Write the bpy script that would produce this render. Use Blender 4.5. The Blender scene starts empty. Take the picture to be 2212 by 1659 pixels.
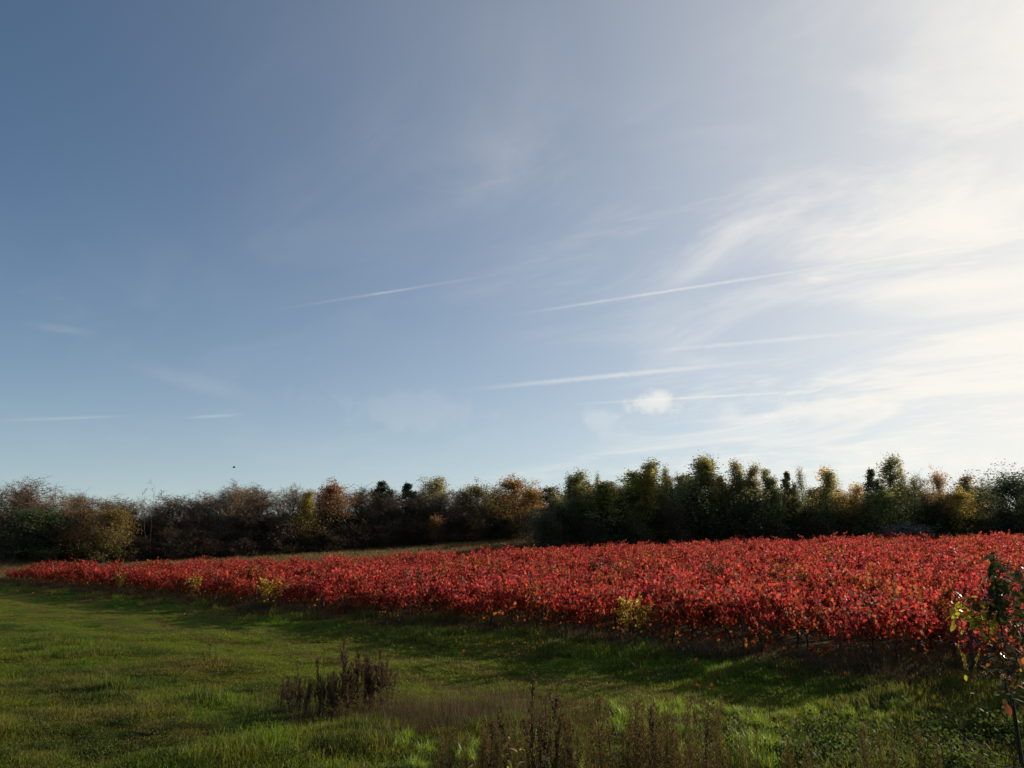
import bpy, math, random
import numpy as np
from mathutils import Vector, Matrix, Euler

R = math.radians
rng = np.random.default_rng(11)
random.seed(11)
scene = bpy.context.scene
COL = scene.collection

# ------------------------------------------------------------------ camera, sky, sun, exposure
CAM_Z = 3.0
PITCH = R(12.17)
FPX = 512 / math.tan(R(33.5))
SUN_AZ, SUN_EL = R(58), R(18)
SUN_DIR = (math.sin(SUN_AZ) * math.cos(SUN_EL), math.cos(SUN_AZ) * math.cos(SUN_EL), math.sin(SUN_EL))

cam_d = bpy.data.cameras.new('camera')
cam_d.sensor_width = 36
cam_d.lens = 18 / math.tan(R(33.5))
cam_d.clip_start = 0.1
cam_d.clip_end = 6000
cam = bpy.data.objects.new('camera', cam_d)
COL.objects.link(cam)
cam.location = (0, 0, CAM_Z)
cam.rotation_euler = (math.pi / 2 + PITCH, 0, 0)
scene.camera = cam

sun_d = bpy.data.lights.new('sun', 'SUN')
sun_d.energy = 5.0
sun_d.angle = R(0.6)
sun_d.color = (1.0, 0.86, 0.68)
sun = bpy.data.objects.new('sun', sun_d)
COL.objects.link(sun)
sun.location = (60, 40, 30)
sun.rotation_euler = Vector(SUN_DIR).to_track_quat('Z', 'Y').to_euler()

scene.view_settings.view_transform = 'Standard'
scene.view_settings.look = 'None'
scene.view_settings.exposure = 0.32
scene.view_settings.gamma = 1.0
scene.render.engine = 'CYCLES'
cy = scene.cycles
cy.max_bounces = 6
cy.diffuse_bounces = 3
cy.glossy_bounces = 2
cy.transmission_bounces = 4
cy.transparent_max_bounces = 4
cy.sample_clamp_indirect = 4.0
cy.use_denoising = True


def ray(xd, yd):
    """direction through a point of the photograph, given in 2212 x 1659 units; y component is about 1"""
    a = (xd / 2212 * 1024 - 512) / FPX
    b = (384 - yd / 2212 * 1024) / FPX
    v = np.array([a, math.cos(PITCH) - b * math.sin(PITCH), math.sin(PITCH) + b * math.cos(PITCH)])
    return v


class NT:
    """small helper for node trees"""
    def __init__(self, tree):
        self.t = tree
        self.n = tree.nodes
        self.n.clear()

    def new(self, kind, **kw):
        nd = self.n.new(kind)
        for k, v in kw.items():
            setattr(nd, k, v)
        return nd

    def link(self, a, b):
        self.t.links.new(a, b)

    def put(self, sock, v):
        if isinstance(v, bpy.types.NodeSocket):
            self.link(v, sock)
        else:
            if hasattr(sock.default_value, '__len__') and not hasattr(v, '__len__'):
                v = (v, v, v)
            if hasattr(sock.default_value, '__len__') and len(sock.default_value) == 4 and len(v) == 3:
                v = (*v, 1)
            sock.default_value = v

    def math(self, op, a, b=0.0, c=0.0, clamp=False):
        nd = self.new('ShaderNodeMath', operation=op, use_clamp=clamp)
        self.put(nd.inputs[0], a)
        self.put(nd.inputs[1], b)
        self.put(nd.inputs[2], c)
        return nd.outputs[0]

    def vmath(self, op, a, b=(0, 0, 0), scale=None):
        nd = self.new('ShaderNodeVectorMath', operation=op)
        self.put(nd.inputs[0], a)
        self.put(nd.inputs[1], b)
        if scale is not None:
            self.put(nd.inputs[3], scale)
        return nd.outputs['Value'] if op in ('DOT_PRODUCT', 'LENGTH') else nd.outputs[0]

    def mix(self, f, a, b, blend='MIX'):
        nd = self.new('ShaderNodeMix', data_type='RGBA', blend_type=blend)
        nd.clamp_factor = True
        self.put(nd.inputs[0], f)
        self.put(nd.inputs[6], a)
        self.put(nd.inputs[7], b)
        return nd.outputs[2]

    def smooth(self, v, lo, hi):
        nd = self.new('ShaderNodeMapRange', interpolation_type='SMOOTHSTEP')
        self.put(nd.inputs[0], v)
        nd.inputs[1].default_value = lo
        nd.inputs[2].default_value = hi
        nd.inputs[3].default_value = 0
        nd.inputs[4].default_value = 1
        return nd.outputs[0]

    def noise(self, vec, scale, detail=3.0, rough=0.5, dist=0.0):
        nd = self.new('ShaderNodeTexNoise')
        self.link(vec, nd.inputs['Vector'])
        nd.inputs['Scale'].default_value = scale
        nd.inputs['Detail'].default_value = detail
        nd.inputs['Roughness'].default_value = rough
        nd.inputs['Distortion'].default_value = dist
        return nd.outputs[0]


# ------------------------------------------------------------------ sky: clear Nishita sky, a thin high veil, cirrus, contrails
world = bpy.data.worlds.new('World')
scene.world = world
world.use_nodes = True
w = NT(world.node_tree)
sky = w.new('ShaderNodeTexSky', sky_type='NISHITA')
sky.sun_disc = False
sky.sun_elevation = SUN_EL
sky.sun_rotation = SUN_AZ
sky.altitude = 50
sky.air_density = 1.0
sky.dust_density = 0.15
sky.ozone_density = 2.2
SKY_STRENGTH = 0.060
tc = w.new('ShaderNodeTexCoord')
dirv = w.vmath('NORMALIZE', tc.outputs['Generated'])
sep = w.new('ShaderNodeSeparateXYZ')
w.link(dirv, sep.inputs[0])
dz = w.math('MAXIMUM', sep.outputs[2], 0.0)
cos_t = w.vmath('DOT_PRODUCT', dirv, SUN_DIR)


def hg(g):
    """Henyey-Greenstein lobe around the sun"""
    den = w.math('SUBTRACT', 1 + g * g, w.math('MULTIPLY', cos_t, 2 * g))
    return w.math('DIVIDE', (1 - g * g), w.math('POWER', den, 1.5))


lobe = hg(0.66)
# plane projection of the high cloud deck
inv = w.math('DIVIDE', 1.0, w.math('ADD', dz, 0.09))
deck = w.vmath('SCALE', dirv, scale=inv)
def deck_xy(px, py):
    v = Vector(ray(px, py)).normalized()
    return v.x / (v.z + 0.09), v.y / (v.z + 0.09)


(ax_, ay_), (bx_, by_) = deck_xy(1150, 690), deck_xy(2150, 270)
wind = math.atan2(by_ - ay_, bx_ - ax_)                 # the way the cirrus is combed


def cirrus(turn, along, across, scale, detail, dist, shift):
    mp = w.new('ShaderNodeMapping', vector_type='TEXTURE')
    w.link(deck, mp.inputs['Vector'])
    mp.inputs['Rotation'].default_value = (0, 0, wind + turn)
    mp.inputs['Location'].default_value = (shift, shift * 0.7, 0)
    mp.inputs['Scale'].default_value = (along, across, 1.0)
    flat_ = w.vmath('MULTIPLY', mp.outputs[0], (1, 1, 0))
    return w.noise(flat_, scale, detail, 0.6, dist)


wisp_a = cirrus(R(4), 1.5, 0.8, 1.6, 8, 0.9, 0.4)
wisp_b = cirrus(R(-6), 1.6, 1.2, 0.8, 3, 0.3, 2.2)
wisp_c = cirrus(R(18), 1.2, 0.5, 2.6, 7, 1.4, 5.0)
cir = w.math('MULTIPLY', w.smooth(wisp_a, 0.40, 0.78), w.smooth(wisp_b, 0.34, 0.66))
cir = w.math('ADD', cir, w.math('MULTIPLY', w.math('MULTIPLY', w.smooth(wisp_c, 0.52, 0.80), w.smooth(wisp_b, 0.42, 0.62)), 0.5))

# contrails: (x0, y0, x1, y1, half width, strength) as they lie in the sky
TRAILS = [(1200, 666, 1755, 581, 2.6, 0.22), (1835, 570, 2165, 517, 2.0, 0.30), (640, 662, 1030, 600, 2.6, 0.05), (790, 638, 890, 624, 2.0, 0.07),
          (1090, 834, 1640, 781, 4.5, 0.22), (1440, 756, 1930, 712, 4.0, 0.16), (1310, 869, 1735, 846, 2.4, 0.26), (1480, 912, 2010, 868, 4.5, 0.18),
          (20, 908, 260, 899, 2.6, 0.07), (410, 902, 515, 896, 2.6, 0.08), (60, 700, 200, 720, 7, 0.03), (290, 790, 550, 860, 16, 0.03)]
tr_noise = w.noise(dirv, 160, 3, 0.6)
tr_soft = w.noise(dirv, 26, 2, 0.5)
trail_sum = None
for (x0, y0, x1, y1, hw, st) in TRAILS:
    a, b = Vector(ray(x0, y0)).normalized(), Vector(ray(x1, y1)).normalized()
    nrm = a.cross(b).normalized()
    mid = (a + b).normalized()
    along = (b - a).normalized()
    half = (b - a).length / 2 * 1.2
    off = w.math('ABSOLUTE', w.vmath('DOT_PRODUCT', dirv, nrm))
    wid = hw * 0.92 / 1671.0
    off = w.math('DIVIDE', off, w.math('MULTIPLY', wid, w.math('ADD', 0.45, w.math('MULTIPLY', tr_noise, 1.1))))
    core = w.math('SUBTRACT', 1.0, w.smooth(off, 0.0, 1.9))
    tpos = w.math('DIVIDE', w.math('ABSOLUTE', w.vmath('DOT_PRODUCT', dirv, along)), half)
    # position is measured from the middle of the trail
    tpos = w.math('ABSOLUTE', w.math('DIVIDE', w.math('SUBTRACT', w.vmath('DOT_PRODUCT', dirv, along), mid.dot(along)), half))
    ends = w.math('SUBTRACT', 1.0, w.smooth(tpos, 0.05, 1.25))
    front = w.math('GREATER_THAN', w.vmath('DOT_PRODUCT', dirv, mid), 0.3)
    m = w.math('MULTIPLY', w.math('MULTIPLY', core, ends), w.math('MULTIPLY', front, st))
    trail_sum = m if trail_sum is None else w.math('ADD', trail_sum, m)
trail_sum = w.math('MULTIPLY', trail_sum, w.math('ADD', 0.35, w.math('MULTIPLY', tr_soft, 1.3)))

# small low cumulus puffs near the horizon
PUFFS = [(1415, 866, 52, 27, 0.46), (1285, 905, 40, 30, 0.10), (1585, 890, 34, 20, 0.12), (1820, 885, 150, 26, 0.22), (860, 884, 190, 38, 0.035),
         (1560, 1010, 160, 26, 0.10), (1960, 1000, 170, 24, 0.28)]
pn = w.noise(dirv, 38, 5, 0.6)
pn2 = w.noise(dirv, 14, 3, 0.55)
puff_sum = None
for (x, y, rx, ry, st) in PUFFS:
    c = Vector(ray(x, y)).normalized()
    rt = Vector((c.y, -c.x, 0)).normalized()
    up = rt.cross(c)
    ex = w.math('DIVIDE', w.vmath('DOT_PRODUCT', dirv, rt), rx / 1671)
    ey = w.math('DIVIDE', w.math('SUBTRACT', w.vmath('DOT_PRODUCT', dirv, up), c.dot(up)), ry / 1671)
    rad = w.math('SQRT', w.math('ADD', w.math('MULTIPLY', ex, ex), w.math('MULTIPLY', ey, ey)))
    rad = w.math('ADD', rad, w.math('MULTIPLY', w.math('SUBTRACT', w.math('ADD', pn, pn2), 1.0), 2.3))
    front = w.math('GREATER_THAN', w.vmath('DOT_PRODUCT', dirv, c), 0.3)
    m = w.math('MULTIPLY', w.math('SUBTRACT', 1.0, w.smooth(rad, 0.25, 1.2)), w.math('MULTIPLY', front, st))
    puff_sum = m if puff_sum is None else w.math('ADD', puff_sum, m)

cloud = w.math('MULTIPLY', 0.185, w.math('ADD', -0.10, w.math('MULTIPLY', lobe, 0.50)))
cloud = w.math('ADD', cloud, w.math('MULTIPLY', w.math('MULTIPLY', w.math('MULTIPLY', cir, w.math('ADD', 0.28, w.smooth(cos_t, 0.35, 0.85))), 0.52), w.math('MULTIPLY', hg(0.80), 0.50)))
sky_col = w.vmath('MULTIPLY', sky.outputs[0], tuple(SKY_STRENGTH * q for q in (0.43, 0.92, 1.20)))   # daylight white balance
low_haze = w.math('MULTIPLY', w.math('EXPONENT', w.math('MULTIPLY', dz, -7.5)), w.math('ADD', 0.170, w.math('MULTIPLY', lobe, 0.135)))   # longer path through the air near the horizon
# the veil both hides the blue behind it and scatters sunlight; where it is thick it saturates
depth_ = w.math('ADD', w.math('ADD', cloud, low_haze), w.math('ADD', w.math('MULTIPLY', trail_sum, 0.62), w.math('MULTIPLY', puff_sum, 0.7)))
alpha = w.math('SUBTRACT', 1.0, w.math('EXPONENT', w.math('MULTIPLY', depth_, -3.0)))
behind = w.vmath('SCALE', sky_col, scale=w.math('SUBTRACT', 1.0, alpha))
add2 = w.vmath('ADD', behind, w.vmath('SCALE', (0.79, 0.755, 0.695), scale=alpha))
bg = w.new('ShaderNodeBackground')
w.link(add2, bg.inputs[0])
bg.inputs[1].default_value = 1.0
out = w.new('ShaderNodeOutputWorld')
w.link(bg.outputs[0], out.inputs[0])

# ------------------------------------------------------------------ terrain
NX, NY, NOFF = 0.7008, 0.7134, 21.04          # line of the first vine row: s = 0
UX, UY = -0.7134, 0.7008                      # along the rows, away to the far tip


def hash2(ix, iy, seed):
    h = (ix.astype(np.int64) * 374761393 + iy.astype(np.int64) * 668265263 + seed * 974634777) & 0xffffffff
    h = ((h ^ (h >> 13)) * 1274126177) & 0xffffffff
    return ((h ^ (h >> 16)) & 0xffff) / 65535.0


def vnoise(x, y, seed=0):
    x, y = np.asarray(x, float), np.asarray(y, float)
    ix, iy = np.floor(x), np.floor(y)
    fx, fy = x - ix, y - iy
    fx, fy = fx * fx * (3 - 2 * fx), fy * fy * (3 - 2 * fy)
    a, b = hash2(ix, iy, seed), hash2(ix + 1, iy, seed)
    c, d = hash2(ix, iy + 1, seed), hash2(ix + 1, iy + 1, seed)
    return (a * (1 - fx) + b * fx) * (1 - fy) + (c * (1 - fx) + d * fx) * fy


def fbm(x, y, seed=0, octv=4):
    v, a, n = 0, 0.5, 0
    for k in range(octv):
        v = v + a * vnoise(x * 2 ** k, y * 2 ** k, seed + k)
        n += a
        a *= 0.5
    return v / n


def sstep(x, a, b):
    t = np.clip((x - a) / (b - a), 0, 1)
    return t * t * (3 - 2 * t)


def field_back(x):
    """far edge of the vineyard"""
    return np.interp(x, [-60, -52, -49, -40, -24, 2, 20, 80], [73, 76, 77.6, 78.5, 81, 90, 93, 95])


def s_of(x, y):
    return NX * x + NY * y - NOFF


def terrain(x, y):
    x, y = np.asarray(x, float), np.asarray(y, float)
    s = s_of(x, y)
    slope = 0.038 + 0.00062 * np.clip(x, -50, 3)
    sc = np.minimum(s, 75 + (s - 75) * 0.4)
    z = slope * (np.sqrt(sc * sc + 64) + sc) / 2
    z = z - 0.34 * (1 - sstep(s, -5.2, -1.6)) * sstep(y, 4, 14)       # the track lies a little lower than the vines
    d = np.hypot(x * 0.6, y)
    z = z + 1.05 * (1 - sstep(d, 3.0, 10.2))                          # the bank the photographer stands on
    back = np.clip(y - field_back(x), 0, 60)
    z = z + 0.058 * back * back / (back + 6) * (1 - 0.75 * sstep(x, 2, 12))          # rough pasture rising to the wood
    near = 1 - sstep(y, 40, 90)
    z = z + near * (0.42 * (fbm(x / 2.6, y / 2.6, 5, 3) - 0.5) + 0.13 * (fbm(x / 0.7, y / 0.7, 9, 2) - 0.5)) * (1 - 0.6 * sstep(s, -1.5, 0.5))
    return z


def tz(x, y):
    return float(terrain(x, y))


def ground_at(xd, yd):
    """where the line of sight through a photograph point meets the terrain"""
    v = ray(xd, yd)
    t = np.concatenate([np.arange(2, 60, 0.04), np.arange(60, 220, 0.25)])
    P = v[None, :] * t[:, None]
    h = P[:, 2] + CAM_Z - terrain(P[:, 0], P[:, 1])
    k = np.argmax(h <= 0)
    return (P[k, 0], P[k, 1], tz(P[k, 0], P[k, 1]))


def at(xd, yd, dist):
    """the point on the line of sight at a given depth in front of the camera"""
    v = ray(xd, yd)
    t = dist / v[1]
    return Vector((v[0] * t, dist, CAM_Z + v[2] * t))


# ------------------------------------------------------------------ mesh helpers
def mesh_from(name, V, F, attrs=None, mats=(), smooth=False):
    """V: n x 3, F: faces of one size (m x k) or a list of such arrays"""
    me = bpy.data.meshes.new(name)
    V = np.asarray(V, np.float32)
    Fs = F if isinstance(F, list) else [F]
    Fs = [np.asarray(f, np.int32) for f in Fs if len(f)]
    nl = sum(f.size for f in Fs)
    npoly = sum(len(f) for f in Fs)
    me.vertices.add(len(V))
    me.vertices.foreach_set('co', V.ravel())
    me.loops.add(nl)
    me.loops.foreach_set('vertex_index', np.concatenate([f.ravel() for f in Fs]))
    me.polygons.add(npoly)
    tot = np.concatenate([np.full(len(f), f.shape[1], np.int32) for f in Fs])
    start = np.concatenate([[0], np.cumsum(tot)[:-1]]).astype(np.int32)
    me.polygons.foreach_set('loop_start', start)
    me.polygons.foreach_set('loop_total', tot)
    if smooth:
        me.polygons.foreach_set('use_smooth', np.ones(npoly, bool))
    for k, v in (attrs or {}).items():
        v = np.asarray(v, np.float32)
        at_ = me.attributes.new(k, 'FLOAT', 'POINT')
        at_.data.foreach_set('value', v)
    me.update(calc_edges=True)
    me.validate()
    for m in mats:
        me.materials.append(m)
    return me


def tubes(segs, n=4):
    """tapered tubes for segments (p0, p1, r0, r1); returns V, F"""
    if not len(segs):
        return np.zeros((0, 3)), np.zeros((0, 4), int)
    p0 = np.array([s[0] for s in segs], float)
    p1 = np.array([s[1] for s in segs], float)
    r0 = np.array([s[2] for s in segs], float)
    r1 = np.array([s[3] for s in segs], float)
    d = p1 - p0
    d /= np.maximum(np.linalg.norm(d, axis=1, keepdims=True), 1e-9)
    ref = np.where(np.abs(d[:, 2:3]) < 0.9, np.array([[0, 0, 1.0]]), np.array([[1.0, 0, 0]]))
    a = np.cross(d, ref)
    a /= np.linalg.norm(a, axis=1, keepdims=True)
    b = np.cross(d, a)
    ang = np.arange(n) * 2 * math.pi / n
    ring = a[:, None, :] * np.cos(ang)[None, :, None] + b[:, None, :] * np.sin(ang)[None, :, None]
    V0 = p0[:, None, :] + ring * r0[:, None, None]
    V1 = p1[:, None, :] + ring * r1[:, None, None]
    V = np.concatenate([V0, V1], axis=1).reshape(-1, 3)
    k = np.arange(n)
    q = np.stack([k, (k + 1) % n, n + (k + 1) % n, n + k], axis=1)
    F = (np.arange(len(segs))[:, None, None] * 2 * n + q[None]).reshape(-1, 4)
    return V, F


def rand_rot(n, r=rng):
    q = r.normal(size=(n, 4))
    q /= np.linalg.norm(q, axis=1, keepdims=True)
    w_, x, y, z = q.T
    M = np.empty((n, 3, 3))
    M[:, 0, 0] = 1 - 2 * (y * y + z * z); M[:, 0, 1] = 2 * (x * y - w_ * z); M[:, 0, 2] = 2 * (x * z + w_ * y)
    M[:, 1, 0] = 2 * (x * y + w_ * z); M[:, 1, 1] = 1 - 2 * (x * x + z * z); M[:, 1, 2] = 2 * (y * z - w_ * x)
    M[:, 2, 0] = 2 * (x * z - w_ * y); M[:, 2, 1] = 2 * (y * z + w_ * x); M[:, 2, 2] = 1 - 2 * (x * x + y * y)
    return M


def leaf_cloud(P, size, shape, r=rng, M=None):
    """copies of a flat-ish leaf shape (k x 3, fan of triangles round vertex 0 or one polygon) at points P"""
    n, k = len(P), len(shape)
    if M is None:
        M = rand_rot(n, r)
    size = np.broadcast_to(size, (n,))
    V = np.einsum('nij,kj->nki', M, shape) * size[:, None, None] + P[:, None, :]
    return V.reshape(-1, 3)


RHOMB = np.array([[0, -0.5, 0], [0.32, 0.05, 0.06], [0, 0.5, 0], [-0.32, 0.05, 0.06]])
LOBED = np.array([[0, 0, 0.0], [0, -0.30, 0.03], [0.38, -0.42, -0.06], [0.30, -0.08, 0.05], [0.52, 0.12, -0.08], [0.24, 0.22, 0.04],
                  [0, 0.55, -0.06], [-0.24, 0.22, 0.04], [-0.52, 0.12, -0.08], [-0.30, -0.08, 0.05], [-0.38, -0.42, -0.06]])
LOBED_F = np.array([[0, i, i % 10 + 1] for i in range(1, 11)])


def leaf_mesh_arrays(P, size, shape, faces, r=rng, M=None):
    V = leaf_cloud(P, size, shape, r, M)
    F = (np.arange(len(P))[:, None, None] * len(shape) + faces[None]).reshape(-1, faces.shape[1])
    return V, F


def tag(o, label=None, cat=None, group=None, kind=None):
    if label: o['label'] = label
    if cat: o['category'] = cat
    if group: o['group'] = group
    if kind: o['kind'] = kind
    return o


def link_obj(name, data, parent=None, loc=None, rot=None, scl=None):
    o = bpy.data.objects.new(name, data)
    COL.objects.link(o)
    if parent is not None: o.parent = parent
    if loc is not None: o.location = loc
    if rot is not None: o.rotation_euler = rot
    if scl is not None: o.scale = scl
    return o


def thing(name, label, cat, loc, rotz=0.0, scl=(1, 1, 1), group=None):
    return tag(link_obj(name, None, None, loc, (0, 0, rotz), scl), label, cat, group)


# ------------------------------------------------------------------ materials
def foliage_material(name, colour=None, trans=0.45, rough=0.55, spec=0.35, hue=0.05, val=(0.55, 1.35), builder=None, tcol=1.25):
    m = bpy.data.materials.new(name)
    m.use_nodes = True
    t = NT(m.node_tree)
    v = t.new('ShaderNodeAttribute', attribute_name='v')
    h = t.new('ShaderNodeAttribute', attribute_name='h')
    info = t.new('ShaderNodeObjectInfo')
    if builder:
        base = builder(t, v.outputs['Fac'], h.outputs['Fac'], info)
    elif colour is not None:
        base = t.mix(0.0, colour, colour)
    else:
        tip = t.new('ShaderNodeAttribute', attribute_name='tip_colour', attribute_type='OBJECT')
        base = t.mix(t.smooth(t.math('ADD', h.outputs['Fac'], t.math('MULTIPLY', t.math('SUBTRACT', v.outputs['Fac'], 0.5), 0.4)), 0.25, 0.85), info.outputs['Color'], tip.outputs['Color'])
    hs = t.new('ShaderNodeHueSaturation')
    t.put(hs.inputs['Hue'], t.math('ADD', 0.5 - hue / 2, t.math('MULTIPLY', v.outputs['Fac'], hue)))
    wn = t.math('FRACT', t.math('MULTIPLY', v.outputs['Fac'], 17.31))
    t.put(hs.inputs['Value'], t.math('ADD', val[0], t.math('MULTIPLY', wn, val[1] - val[0])))
    t.link(base, hs.inputs['Color'])
    bs = t.new('ShaderNodeBsdfPrincipled')
    t.link(hs.outputs[0], bs.inputs['Base Color'])
    bs.inputs['Roughness'].default_value = rough
    bs.inputs['Specular IOR Level'].default_value = spec
    tr = t.new('ShaderNodeBsdfTranslucent')
    t.link(t.vmath('SCALE', hs.outputs[0], scale=tcol), tr.inputs[0])
    mx = t.new('ShaderNodeMixShader')
    mx.inputs[0].default_value = trans
    t.link(bs.outputs[0], mx.inputs[1])
    t.link(tr.outputs[0], mx.inputs[2])
    o = t.new('ShaderNodeOutputMaterial')
    t.link(mx.outputs[0], o.inputs[0])
    return m


def bark_material(name, c0, c1, scale=8.0, rough=0.9):
    m = bpy.data.materials.new(name)
    m.use_nodes = True
    t = NT(m.node_tree)
    co = t.new('ShaderNodeTexCoord')
    nz = t.noise(co.outputs['Object'], scale, 4, 0.6)
    bs = t.new('ShaderNodeBsdfPrincipled')
    t.link(t.mix(t.smooth(nz, 0.35, 0.65), c0, c1), bs.inputs['Base Color'])
    bs.inputs['Roughness'].default_value = rough
    bs.inputs['Specular IOR Level'].default_value = 0.2
    o = t.new('ShaderNodeOutputMaterial')
    t.link(bs.outputs[0], o.inputs[0])
    return m


def field_coords(t):
    """world position expressed along and across the vine rows"""
    g = t.new('ShaderNodeNewGeometry')
    sp = t.new('ShaderNodeSeparateXYZ')
    t.link(g.outputs['Position'], sp.inputs[0])
    s = t.math('SUBTRACT', t.vmath('DOT_PRODUCT', g.outputs['Position'], (NX, NY, 0)), NOFF)
    a = t.vmath('DOT_PRODUCT', g.outputs['Position'], (UX, UY, 0))
    cb = t.new('ShaderNodeCombineXYZ')
    t.link(s, cb.inputs[0])
    t.link(t.math('MULTIPLY', a, 0.35), cb.inputs[1])
    return g.outputs['Position'], s, cb.outputs[0]


def turf_colour(t, v=None, h=None, info=None):
    """colour of the sward: fresh green, olive, worn brown, straw, in patches drawn out along the track"""
    pos, s, sa = field_coords(t)
    n1 = t.noise(sa, 0.42, 3, 0.55)
    n2 = t.noise(pos, 1.3, 3, 0.6)
    n3 = t.noise(pos, 0.16, 2, 0.5)
    c = t.mix(t.smooth(n1, 0.40, 0.62), (0.082, 0.150, 0.008), (0.128, 0.142, 0.013))
    c = t.mix(t.math('MULTIPLY', t.smooth(n2, 0.50, 0.72), 0.65), c, (0.135, 0.098, 0.026))
    c = t.mix(t.math('MULTIPLY', t.smooth(n3, 0.47, 0.66), 0.7), c, (0.130, 0.092, 0.024))
    # the driven strip: paler, with two worn wheel lines
    trk = t.math('MULTIPLY', t.smooth(s, -10.5, -9.0), t.math('SUBTRACT', 1.0, t.smooth(s, -4.8, -3.6)))
    c = t.mix(t.math('MULTIPLY', t.smooth(t.noise(pos, 0.55, 3, 0.6), 0.46, 0.64), 0.75), c, (0.032, 0.062, 0.007))
    c = t.mix(t.math('MULTIPLY', trk, 0.75), c, (0.130, 0.160, 0.014))
    for line in (-5.6, -7.4):
        wl = t.math('SUBTRACT', 1.0, t.smooth(t.math('ABSOLUTE', t.math('SUBTRACT', t.math('ADD', s, t.math('MULTIPLY', n2, 0.5)), line + 0.25)), 0.1, 0.45))
        c = t.mix(t.math('MULTIPLY', wl, 0.7), c, (0.125, 0.092, 0.030))
    # margin of the vineyard: dead brownish herbage
    edge = t.math('MULTIPLY', t.smooth(s, -2.6, -0.2), t.smooth(n2, 0.25, 0.6))
    c = t.mix(t.math('MULTIPLY', edge, 0.85), c, (0.070, 0.046, 0.022))
    # rough pasture behind the vineyard
    sp = t.new('ShaderNodeSeparateXYZ')
    t.link(pos, sp.inputs[0])
    c = t.mix(t.smooth(sp.outputs[1], 66, 76), c, t.mix(t.smooth(n3, 0.35, 0.65), (0.150, 0.100, 0.046), (0.112, 0.082, 0.034)))
    if v is not None:
        c = t.mix(t.smooth(v, 0.80, 0.95), c, (0.20, 0.165, 0.07))
    return c


M_GRASS = foliage_material('grass_blades', builder=turf_colour, trans=0.55, rough=0.5, spec=0.14, hue=0.03, val=(0.6, 1.3), tcol=1.5)
M_STRAW = foliage_material('straw', colour=(0.115, 0.075, 0.034), trans=0.3, rough=0.7, spec=0.2, hue=0.02, val=(0.4, 1.3))

M_GROUND = bpy.data.materials.new('turf_ground')
M_GROUND.use_nodes = True
t = NT(M_GROUND.node_tree)
gc = turf_colour(t)
pos_, s_, sa_ = field_coords(t)
soil = t.math('MULTIPLY', t.smooth(s_, -0.4, 0.5), 0.75)
gc = t.mix(soil, gc, t.mix(t.noise(pos_, 2.0, 4, 0.6), (0.05, 0.034, 0.020), (0.075, 0.060, 0.024)))
gc = t.vmath('SCALE', gc, scale=0.62)
bs = t.new('ShaderNodeBsdfPrincipled')
t.link(gc, bs.inputs['Base Color'])
bs.inputs['Roughness'].default_value = 1.0
bs.inputs['Specular IOR Level'].default_value = 0.05
bp = t.new('ShaderNodeBump')
bp.inputs['Strength'].default_value = 0.7
bp.inputs['Distance'].default_value = 0.06
t.link(t.noise(pos_, 9.0, 4, 0.65), bp.inputs['Height'])
t.link(bp.outputs[0], bs.inputs['Normal'])
o_ = t.new('ShaderNodeOutputMaterial')
t.link(bs.outputs[0], o_.inputs[0])


def vine_colour(t, v, h, info):
    """autumn vine leaf: crimson above, rust and amber on the old leaves below, patches of duller vines"""
    pos, s, sa = field_coords(t)
    n1 = t.noise(pos, 0.30, 3, 0.6)
    n2 = t.noise(pos, 1.1, 2, 0.5)
    red = t.mix(t.smooth(n1, 0.35, 0.65), (0.33, 0.048, 0.025), (0.37, 0.040, 0.038))
    red = t.mix(t.math('MULTIPLY', info.outputs['Random'], 0.5), red, (0.21, 0.032, 0.016))
    red = t.mix(t.math('MULTIPLY', t.smooth(info.outputs['Random'], 0.86, 0.97), 0.6), red, (0.27, 0.10, 0.02))
    rust = t.mix(t.smooth(v, 0.3, 0.8), (0.26, 0.060, 0.012), (0.30, 0.105, 0.015))
    lo = t.math('ADD', h, t.math('MULTIPLY', t.math('SUBTRACT', v, 0.5), 0.5))
    c = t.mix(t.smooth(lo, 0.12, 0.72), rust, red)
    c = t.mix(t.math('MULTIPLY', t.smooth(n2, 0.57, 0.72), 0.75), c, (0.13, 0.052, 0.030))
    c = t.mix(t.math('MULTIPLY', t.smooth(v, 0.78, 0.9), 0.8), c, (0.105, 0.046, 0.028))
    return c


M_VINE = foliage_material('vine_leaves', builder=vine_colour, trans=0.6, rough=0.48, spec=0.13, hue=0.03, val=(0.35, 1.4), tcol=1.6)
M_VINE_Y = foliage_material('yellow_vine_leaves', builder=lambda t, v, h, info: t.mix(t.smooth(v, 0.55, 0.75), (0.44, 0.32, 0.03), (0.28, 0.09, 0.025)), trans=0.5, rough=0.4, spec=0.4, hue=0.03, val=(0.55, 1.2))
M_VINE_D = foliage_material('withered_vine_leaves', colour=(0.11, 0.05, 0.03), trans=0.35, rough=0.5, spec=0.3, hue=0.05)
M_LEAF = foliage_material('tree_leaves', trans=0.58, rough=0.55, spec=0.25, hue=0.05, val=(0.5, 1.35), tcol=1.45)
M_TWIG = foliage_material('bare_twigs', trans=0.0, rough=0.8, spec=0.15, hue=0.03, val=(0.6, 1.3))
M_BARK = bark_material('bark', (0.050, 0.036, 0.026), (0.095, 0.070, 0.050), 3.0)
M_BIRCH = bark_material('birch_bark', (0.20, 0.175, 0.15), (0.34, 0.30, 0.26), 2.0)
M_VBARK = bark_material('vine_bark', (0.028, 0.019, 0.014), (0.060, 0.042, 0.030), 14.0)
M_POST = bark_material('weathered_wood', (0.035, 0.028, 0.022), (0.075, 0.062, 0.05), 9.0)
M_PALEPOST = bark_material('pale_wood', (0.26, 0.22, 0.19), (0.36, 0.31, 0.27), 9.0)
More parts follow.
